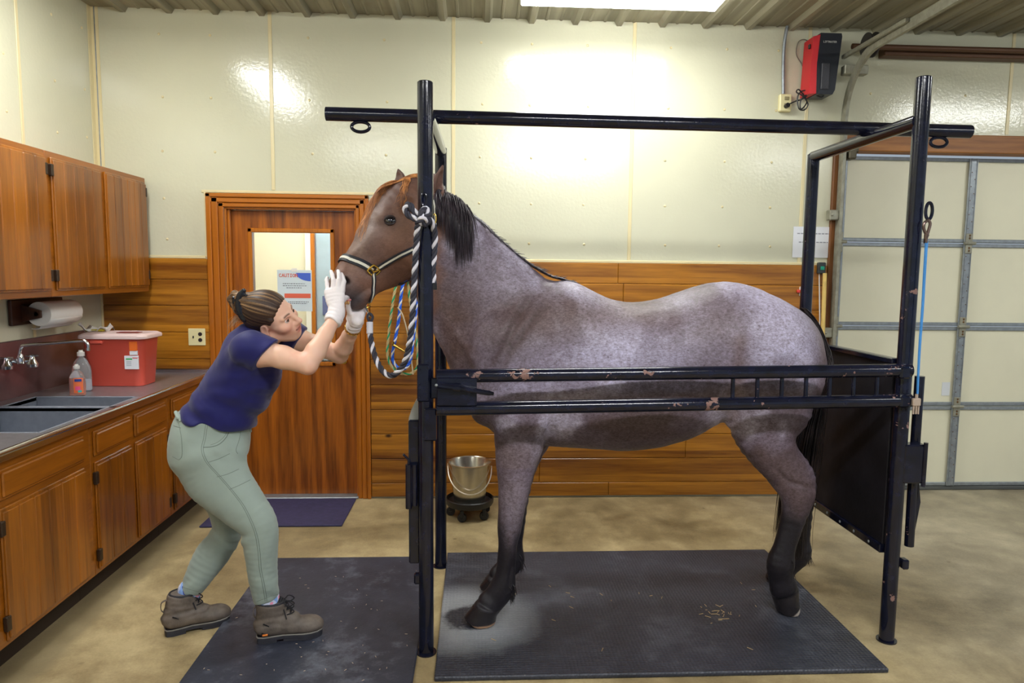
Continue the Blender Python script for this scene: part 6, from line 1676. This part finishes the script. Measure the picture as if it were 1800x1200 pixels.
sh_s.ops.append((lambda P: np.where(np.linalg.norm(P-ctop, axis=1) < .12, (P-ctop) @ nd, -1), None, None, .006, 'cut'))
hemA, hemB = wp3(316, 724, 3.0), wp3(444, 752, 3.0); hv_ = hemB-hemA; hn_ = np.array((hv_[2], 0, -hv_[0])); hn_ /= np.linalg.norm(hn_); hn_ = hn_ if hn_[2] < 0 else -hn_
sh_s.ops.append((lambda P: (P-hemA) @ hn_+.008*np.sin(P[:, 0]*38), None, None, .006, 'cut'))
sh_s.wave(lambda P: cloth_fold(P, 62, .0025, (.25, .15, -.95), 31)+.0065*np.sin((P @ np.array((.6, .2, 1.1)))*46+3*fbm(P, 5, 2, 33))*np.exp(-((P[:, 2]-.95)/.13)**2)+.0042*np.sin((P @ np.array((.9, .1, -.5)))*70+2*fbm(P, 6, 2, 35))*np.exp(-(np.linalg.norm(P-S_N-np.array((-.0, 0, -.05)), axis=1)/.12)**2))
shirt, sv, sq_ = garment('shirt', sh_s, .0042, M_SHIRT, woman); shirt['label'] = 'navy blue short-sleeved shirt'
SB = bvh_of(sv, sq_)
# collar
mb = MB(); ringp = []; up_ = Vector(nd); e1 = up_.orthogonal().normalized(); e2 = up_.cross(e1)
for a in np.linspace(0, 2*PI, 40, endpoint=False): ringp.append(Vector(ctop)+(e1*math.cos(a)+e2*math.sin(a))*.066+up_*.003)
ringp = [ (lambda r: r[0]+r[1]*.004)(SB.find_nearest(p)[:2]) for p in ringp]
mb.tube(ringp, .007, 8, closed=True); build('collar', mb, M_SHIRT, shirt)
# trousers
tr_s = Solid()
tr_s.loft([pr2((302, 792), (432, 800), .155, 3.0), pr2((302, 775), (434, 783), .163, 3.0), pr2((306, 755), (438, 766), .160, 3.0), pr2((314, 735), (440, 752), .150, 3.0), pr2((323, 714), (442, 736), .144, 3.0)], .05, 3, .35, .008)
tr_s.ell(wp3(350, 788, 2.93), (.108, .085, .108), .04); tr_s.ell(wp3(355, 788, 3.07), (.108, .085, .108), .04)
tr_s.loft([pr2(*q) for q in LN], .045, 4, .5, .006); tr_s.loft([pr2(*q) for q in LF], .045, 4, .5, .006)
wA, wB = wp3(310, 718, 3.0), wp3(444, 740, 3.0); wv = wB-wA; wn = np.array((-wv[2], 0, wv[0])); wn /= np.linalg.norm(wn)
tr_s.plane(wA, wn, .006)
for (a, b, Y) in (((448, 1059), (491, 1046), 2.9), ((315, 1032), (352, 1043), 3.05)):
    A, B = wp3(*a, Y), wp3(*b, Y); v = B-A; n_ = np.array((v[2], 0, -v[0])); n_ /= np.linalg.norm(n_); n_ = n_ if n_[2] < 0 else -n_
    tr_s.ops.append((lambda P, A=A, n_=n_, B=B: np.where((np.linalg.norm(P-(A+B)/2, axis=1) < .16), (P-A) @ n_, -1), None, None, .005, 'cut'))
kN, kF = wp3(452, 925, 2.88), wp3(402, 930, 3.10); gr = wp3(425, 795, 2.95)
def tw(P):
    d = .0012*fbm(P, 16, 3, 41)
    for c, r, a, dr, fr, sd in ((kN+np.array((-.055, 0, -.01)), .075, .0042, (-.25, .2, 1), 120, 1), (kF+np.array((-.02, 0, -.02)), .08, .0045, (.5, .2, 1), 110, 2), (gr, .08, .004, (.55, 0, 1.), 100, 3), (wp3(472, 1035, 2.88), .07, .0022, (.5, .3, 1), 120, 4), (wp3(332, 1022, 3.03), .06, .0025, (-.4, .3, 1), 120, 5), (wp3(335, 850, 2.90), .10, .002, (-.8, 0, 1), 70, 6), (wp3(395, 790, 2.86), .07, .003, (.35, 0, 1), 90, 7)):
        q = P @ np.array(dr)*fr/6.28
        w_ = fbm(np.stack([q*1.0, P[:, 0]*9+P[:, 1]*5, P[:, 2]*0+sd], 1), 1.0, 2, 40+sd)
        d = d+3.4*a*w_*np.exp(-(np.linalg.norm(P-c, axis=1)/r)**2)
    return d
tr_s.wave(tw)
trous, tv, tq = garment('trousers', tr_s, .0042, M_TROUS, woman); trous['label'] = 'sage green work trousers'
TB = bvh_of(tv, tq)
def seam(name, px, r=.0011, off=0., bvh=None, mat_=None, parent=None, gap=None):
    P = []
    for p in resample(smooth_path([Vector((a, b, 0)) for a, b in px], 6), 3.):
        c, n = cast(p.x, p.y, off, bvh or TB)
        if c is not None and c.y < 3.3: P.append(c)
    if len(P) > 2:
        mb = MB(); mb.tube(P, r, 6); build(name, mb, mat_ or M_SEAM, parent or trous)
side_s = [(362, 742), (358, 770), (354, 790), (362, 812), (385, 838), (404, 860), (424, 886), (438, 912), (448, 938), (453, 965), (456, 1000), (462, 1030), (466, 1056)]
seam('side_seam', side_s); seam('side_seam', [(x+3.5, y) for x, y in side_s])
seam('pocket_edge', [(405, 752), (398, 768), (386, 780), (372, 785), (357, 786)], .0016); seam('pocket_edge', [(402, 752), (395, 766), (384, 776), (370, 782)], .0009)
seam('cargo_seam', [(367, 812), (385, 806), (404, 797)]); seam('cargo_seam', [(381, 838), (400, 833), (420, 824)]); seam('cargo_seam', [(403, 860), (422, 852), (440, 843)])
seam('back_pocket', [(314, 742), (319, 770), (320, 800), (314, 808)], .0013); seam('back_pocket', [(305, 748), (318, 752)], .0013); seam('back_pocket', [(303, 802), (314, 808)], .0011)
seam('fly_seam', [(424, 752), (421, 770), (415, 790), (418, 797)]); seam('hem_seam', [(451, 1057), (470, 1050), (488, 1044)]); seam('hem_seam', [(320, 1031), (335, 1036), (350, 1040)])
for px in ([(318, 727), (317, 741)], [(410, 746), (409, 757)], [(343, 724), (342, 737)], [(438, 746), (440, 758)]): seam('belt_loop', px, .0045, .002, mat_=M_TROUS)
mb = MB(); mb.tube([Vector(wp3(309, 724, 2.94)), Vector(wp3(313, 735, 2.90)), Vector(wp3(321, 738, 2.88))], [.008, .007, .004], 8); build('waistband_fold', mb, M_TROUS, trous)
# gloves
M_GLOVE = simple('white_latex', (238, 230, 232), .42, 0, .02, 8, .2, 220, sss=.05, sssr=(.5, .3, .3), ssss=.01)
for nm, fn, cuff, A, Bw in (('near', hand_near, ((566, 559), (599.5, 571)), W_N, E_N), ('far', hand_far, ((606, 560), (638, 573)), W_F, E_F)):
    gs = Solid(); fn(gs, .0006)
    d = (Bw-A)/np.linalg.norm(Bw-A)
    gs.chain([(A-d*.03, .0285), (A+d*.012, .031), (A+d*.05, .035)], .02)
    ce = A+d*.022
    gs.ops.append((lambda P, ce=ce, d=d: (P-ce) @ d+.003*np.sin((P @ np.array((1., .5, .2)))*130), None, None, .003, 'cut'))
    gs.wave(lambda P, A=A, d=d: .0016*np.sin(((P-A) @ d)*330+2*fbm(P, 30, 2, 51))*np.exp(-(((P-A) @ d)/.035)**2))
    g_, gv, gq = garment('glove', gs, .0026, M_GLOVE, woman, 2)
    g_['label'] = 'white glove on the muzzle' if nm == 'near' else 'white glove under the chin'
# bracelet
d = (E_F-W_F)/np.linalg.norm(E_F-W_F); bc = Vector(W_F+d*.030); ax = Vector(d); e1 = ax.orthogonal().normalized(); e2 = ax.cross(e1)
mb = MB()
for k in range(26):
    a = 2*PI*k/26; c = bc+(e1*math.cos(a)+e2*math.sin(a))*.0335; tg_ = (e2*math.cos(a)-e1*math.sin(a)); rd = (e1*math.cos(a)+e2*math.sin(a)); oth = ax if k % 2 else rd
    mb.tube([c+tg_*.0062*math.cos(t)+oth*.0038*math.sin(t) for t in np.linspace(0, 2*PI, 10, endpoint=False)], .0014, 6, closed=True)
build('bracelet', mb, simple('gold', (222, 180, 84), .25, 1.), woman)

# hair
BUN = hd(-.092, -.004, .098); BN = np.array(tuple(BUN))
hr = Solid()
eh = lambda c, r, k=.012, sub=False: hr.ell(hd(*c), r, k, HMx, sub)
eh((-.018, 0, .036), (.101, .0815, .0885), .02); eh((-.055, 0, .005), (.062, .066, .075), .03)
hr.plane(hd(.058, 0, .046), tuple(HF*.80-HU*.60), .012)
hr.plane(hd(-.05, 0, -.068), tuple(-HU), .02)
for s in (1, -1): hr.chain([(hd(.034, s*.066, .034), .010), (hd(.022, s*.072, .018), .006), (hd(.016, s*.0745, .008), .003)], .010)
eh((.004, .085, -.014), (.030, .024, .034), .006, True); eh((.004, -.085, -.014), (.030, .024, .034), .006, True)
eh((-.092, -.002, .098), (.036, .032, .030), .02)
eh((-.122, 0, .060), (.030, .034, .045), .02)
hr.chain([(hd(-.10, .0, .105), .014), (hd(-.125, .012, .115), .016), (hd(-.145, .0, .10), .014), (hd(-.138, -.014, .08), .012)], .01)
def hwave(P):
    q = (P-np.array(tuple(HO))) @ HMx; r = q-np.array((-.11, 0, .075))
    ph = np.arctan2(r[:, 1], r[:, 2]*.7+.3*r[:, 0]+1e-6); return .0005*np.sin(ph*70+2*fbm(P, 25, 2, 61))+.0009*np.sin(ph*19+1.5*fbm(P, 12, 2, 63))
hr.wave(hwave)
hair_o, hrv, hrq = garment('hair', hr, .0027, simple('x', (0, 0, 0)), woman, 1, island=.05)
q = (hrv-np.array(tuple(HO))) @ HMx; r = q-np.array((-.11, 0, .075)); ph = np.arctan2(r[:, 1], r[:, 2]*.7+.3*r[:, 0])
st_ = .5+.5*np.sin(ph*41+1.2*fbm(hrv, 14, 3, 71)); st2 = .5+.5*fbm(np.stack([ph*6, ph*0, np.linalg.norm(r, axis=1)*2], 1), 2.2, 3, 73)
hc = C(50, 35, 30)[None]*(1-st_[:, None]*.22)+C(104, 76, 54)[None]*st_[:, None]*.22
topw = sst(.02, .10, q[:, 2]+.2*q[:, 1]); bl = np.clip(sst(.5, .9, st2)*(.15+.5*topw)+np.exp(-(np.linalg.norm(q-np.array((-.10, 0, .11)), axis=1)/.035)**2)*.5, 0, 1); hc = hc*(1-bl[:, None])+C(176, 138, 96)[None]*bl[:, None]
paint(hair_o.data, 'hair', np.concatenate([hc, np.ones((len(hrv), 1))], 1))
t = NT('brown_hair'); a_ = t.n('VertexColor', layer_name='hair'); t.p(color=a_.outputs[0], rough=.5, spec=.35); t.bump(t.noise(220, 3), .2, .001); hair_o.data.materials[0] = t.m
mb = MB(); L = []; HRB = bvh_of(hrv, hrq); R6 = random.Random(4)
for k in range(0):                                      # loose strands
    s = R6.choice((1, -1)); l = s*R6.uniform(.0, .07)
    a = Vector(hd(.035-.3*abs(l), l, .085-abs(l)*.6+R6.gauss(0, .006))); b = Vector(hd(-.085, l*.4, .095+R6.gauss(0, .012))); L.append([a, Vector(hd(-.0, l*1.05, .12-abs(l)*.5)), Vector(hd(-.05, l*.8, .115)), b])
strands(mb, L, .0011, HRB, .0015)
L = []
for k in range(34):                                     # wisps behind the neck
    r = Vector(hd(-.10+R6.gauss(0, .008), R6.uniform(-.03, .03), .0+R6.gauss(0, .012))); e = wp3(405+R6.gauss(0, 4), 574+R6.gauss(0, 6), 2.93+R6.gauss(0, .02)); L.append([r, r*.5+Vector(e)*.5+Vector((-.012, 0, .014)), Vector(e)])
for k in range(10):
    r = Vector(hd(-.13, R6.gauss(0, .01), .11)); L.append([r, r+Vector((.004, -.01, -.03)), r+Vector((.012+R6.gauss(0, .006), -.012, -.055))])
strands(mb, L, .0008)
build('loose_strands', mb, m_hair('light_brown_hair', (96, 66, 42), (192, 150, 104)), hair_o, angle=None)
# claw clip
for k, (Yc, sgn) in enumerate(((2.895, -1), (2.955, 1))):
    cs = Solid(); P = [wp3(x, y, Yc+.0*sgn) for x, y in ((430, 509), (423, 519), (420, 533), (422, 547), (429, 559), (433, 563))]
    cs.loft([(p, np.array((.9, 0, .3))*(.016 if 0 < i < 5 else .008), .006+.002*(i in (1, 2, 3))) for i, p in enumerate(P)], .006, 4, .7, .004)
    for (x, y) in ((432, 517), (434, 530), (436, 543), (438, 554)):
        a = wp3(x-8, y, Yc); b = wp3(x, y+2, Yc); cs.chain([(a, .007), (b, .0055), (wp3(x+6, y+4, Yc-sgn*.004), .003)], .006)
    clip_, _, _ = garment('claw_clip', cs, .0026, M_CLIP if k else (globals().__setitem__('M_CLIP', simple('black_clip', (18, 18, 28), .25)) or M_CLIP), woman, 1)
mb = MB(); p = Vector(wp3(416, 527, 2.92)); mb.box(p+Vector((-.013, -.02, -.016)), p+Vector((.016, .02, .016)), .004); mb.tube([p+Vector((.0, -.03, 0)), p+Vector((0, .03, 0))], .006, 10); build('clip_spring', mb, M_CLIP, woman)

# boots and socks
M_BOOT = simple('worn_brown_leather', (104, 94, 86), .62, 0, .28, 22, .3, 90); M_SOLE = simple('dark_sole', (46, 46, 54), .7, 0, .2, 30); M_WELT = simple('welt', (128, 124, 118), .7); M_LACE = simple('black_lace', (28, 28, 34), .8)
def boot(heel, toe, ankle, label, orange):
    h = Vector(heel); fx = Vector(toe)-h; Lb = fx.length; fx.z = 0; fx.normalize(); lx = Vector((0, 0, 1)).cross(fx); z0 = h.z
    def b(x, y, z): return np.array(tuple(h+fx*x*Lb+lx*y+Vector((0, 0, z))))
    MB_ = np.array([fx, lx, Vector((0, 0, 1))]).T
    FXa, Z = np.array(tuple(fx)), np.array((0, 0, 1.))
    o = Solid()
    ank = np.array(ankle)
    sec = [(b(.05, 0, .055), FXa*.012, .030), (b(.14, 0, .068), Z*.045, .036), (b(.30, 0, .068), Z*.048, .037), (b(.48, 0, .058), Z*.040, .040), (b(.66, 0, .050), Z*.033, .045), (b(.82, 0, .048), Z*.033, .045), (b(.93, 0, .043), Z*.026, .034), (b(.98, 0, .040), Z*.015, .018)]
    o.loft([(c, (v if i else Z*.035), w) for i, (c, v, w) in enumerate(sec)], .02, 3, .6, .01)
    top = b(.225, 0, .160); top[:2] = top[:2]*.5+ank[:2]*.5
    o.loft([(b(.20, 0, .06), FXa*.052, .040), (b(.205, 0, .10), FXa*.054, .041), (top*.5+b(.2, 0, .13)*.5, FXa*.055, .044), (top, FXa*.060, .048)], .03, 3, .5, .01)
    o.cap(b(.34, 0, .125), b(.55, 0, .085), .022, .024, .03)
    o.ops.append((lambda P: (P-top) @ np.array((0, 0, 1.))-.01+.06*((P-top) @ FXa), None, None, .004, 'cut'))
    o.plane(b(0, 0, .024), (0, 0, -1), .004)
    o.wave(lambda P: .0018*np.sin(P[:, 2]*210+3*fbm(P, 14, 2, 81))*np.exp(-((P[:, 2]-z0-.10)/.03)**2)+.0014*fbm(P, 30, 2, 83))
    bo, v, q = garment('boot', o, .0036, M_BOOT, woman); bo['label'] = label
    BB = bvh_of(v, q)
    def outline(gr):
        pts = []
        for x, w in ((0, .018), (.02, .030), (.10, .037), (.25, .036), (.40, .033), (.55, .040), (.70, .048), (.82, .047), (.92, .038), (.98, .022), (1.0, .006)): pts.append((x, w+gr))
        return [b(x, w, 0) for x, w in pts]+[b(x, -w, 0) for x, w in reversed(pts)]
    mb = MB(); ol = [Vector(p) for p in outline(.003)]
    mb.prism([p+Vector((0, 0, .012)) for p in ol], (0, 0, 0), (0, 0, .014)); heelp = [Vector(b(x, w, 0)) for x, w in ((0, .02), (.02, .032), (.1, .039), (.30, .037))]+[Vector(b(x, -w, 0)) for x, w in ((.30, .037), (.1, .039), (.02, .032), (0, .02))]
    mb.prism(heelp, (0, 0, 0), (0, 0, .014)); fore = [p for p in ol if .40*Lb <= (p-h).dot(fx)]; mb.prism(fore, (0, 0, .001), (0, 0, .014)); build('sole', mb, M_SOLE, bo)
    mb = MB(); mb.tube([p+Vector((0, 0, .028)) for p in outline(.001) and [Vector(p) for p in outline(.001)]], .0032, 6, closed=True); build('welt', mb, M_WELT, bo)
    mb = MB(); def_ = []
    for k in range(7):
        x = .52-.032*k; z = .092+.0125*k
        pl, pr = BB.find_nearest(Vector(b(x, .022, z+.03)))[0], BB.find_nearest(Vector(b(x, -.022, z+.03)))[0]
        x2 = x-.032; pl2 = BB.find_nearest(Vector(b(x2, .022, z+.0425)))[0]
        mid = (pl+pr)/2+fx*.008+Vector((0, 0, .010)); mb.tube(smooth_path([pr, mid, pl], 5), .0026, 6)
        mid2 = (pr+pl2)/2+fx*.010+Vector((0, 0, .010)); mb.tube(smooth_path([pr, mid2, pl2], 5), .0026, 6)
    k0 = Vector(b(.34, 0, .152))+fx*.012
    for s, dz in ((1, .012), (-1, .004), (1, -.012), (-1, -.02)):
        mb.tube(smooth_path([k0, k0+fx*.025+lx*.02*s+Vector((0, 0, .014+dz)), k0+fx*.05+lx*.03*s+Vector((0, 0, dz-.006)), k0+fx*.02+lx*.024*s+Vector((0, 0, dz-.02))], 6), .0026, 6)
    mb.tube(smooth_path([k0, k0+fx*.01-lx*.03+Vector((0, 0, -.02)), k0+fx*.02-lx*.045+Vector((0, 0, -.05))], 6), .0026, 6)
    build('laces', mb, M_LACE, bo)
    mb = MB(); hp0 = Vector(b(.035, 0, .125)); mb.ribbon(smooth_path([hp0+Vector((0, 0, .03))+fx*.012, hp0-fx*.016+Vector((0, 0, .022)), hp0-fx*.018-Vector((0, 0, .012)), hp0+fx*.006-Vector((0, 0, .03))], 6), [-fx]*19, .012, .003); build('pull_loop', mb, M_BOOT, bo)
    ct_ = BB.ray_cast(Vector(b(.13, -.2, .045)), lx)[0]
    if ct_ is not None and orange:
        mb = MB(); mb.box((-.014, -.002, -.009), (.014, .001, .009), .001, 0, Matrix.Translation(ct_) @ Matrix([list(fx)+[0], list(lx)+[0], [0, 0, 1, 0], [0, 0, 0, 1]]).transposed()); mb.box((-.011, -.003, -.006), (.011, 0, .002), .0005, 1, Matrix.Translation(ct_) @ Matrix([list(fx)+[0], list(lx)+[0], [0, 0, 1, 0], [0, 0, 0, 1]]).transposed())
        build('heel_patch', mb, [M_BLACKP, simple('patch_orange', (236, 134, 50), .5)], bo)
    ct2 = BB.ray_cast(Vector(b(.15, -.2, .085)), lx)[0]
    if ct2 is not None:
        mb = MB(); mb.tube([ct2-fx*.012+Vector((0, -.0, .008)), ct2+fx*.012-Vector((0, 0, .006))], .003, 6); build('side_tab', mb, M_BLACKP, bo)
    mb = MB(); ringp = []
    for a in np.linspace(0, 2*PI, 30, endpoint=False): ringp.append(Vector(top)+fx*.056*math.cos(a)+lx*.045*math.sin(a)+Vector((0, 0, .008-.0035*math.cos(a))))
    mb.tube(ringp, .0058, 8, closed=True); build('padded_rim', mb, simple('boot_rim', (30, 30, 38), .6), bo)
    return top
hN, tN = at(452, 1126, Z=.0185), at(567, 1111, Z=.0185)
topN = boot(hN, tN, wp3(474, 1060, 2.9), 'worn brown leather boot with orange heel patch', True)
hF, tF = at(290, 1115, Z=.001), at(404, 1088, Z=.001)
topF = boot(hF, tF, wp3(331, 1042, 3.05), 'worn brown leather boot further back', False)
def sock(a, b, Y, r):
    so = Solid(); so.chain([(wp3(*a, Y), r), (wp3(*b, Y), r*.95)], .01)
    t = NT('patterned_sock'); v = t.voro(30); n = t.noise(16, 1); t.p(color=t.ramp(n, [(.38, srgb(44, 60, 170)), (.45, srgb(140, 176, 236)), (.55, srgb(206, 214, 240)), (.62, srgb(236, 150, 180))], 'CONSTANT'), rough=.9)
    garment('sock', so, .004, t.m, woman)
sock((470, 1050), (472, 1085), 2.9, .049); sock((333, 1036), (330, 1072), 3.05, .048)
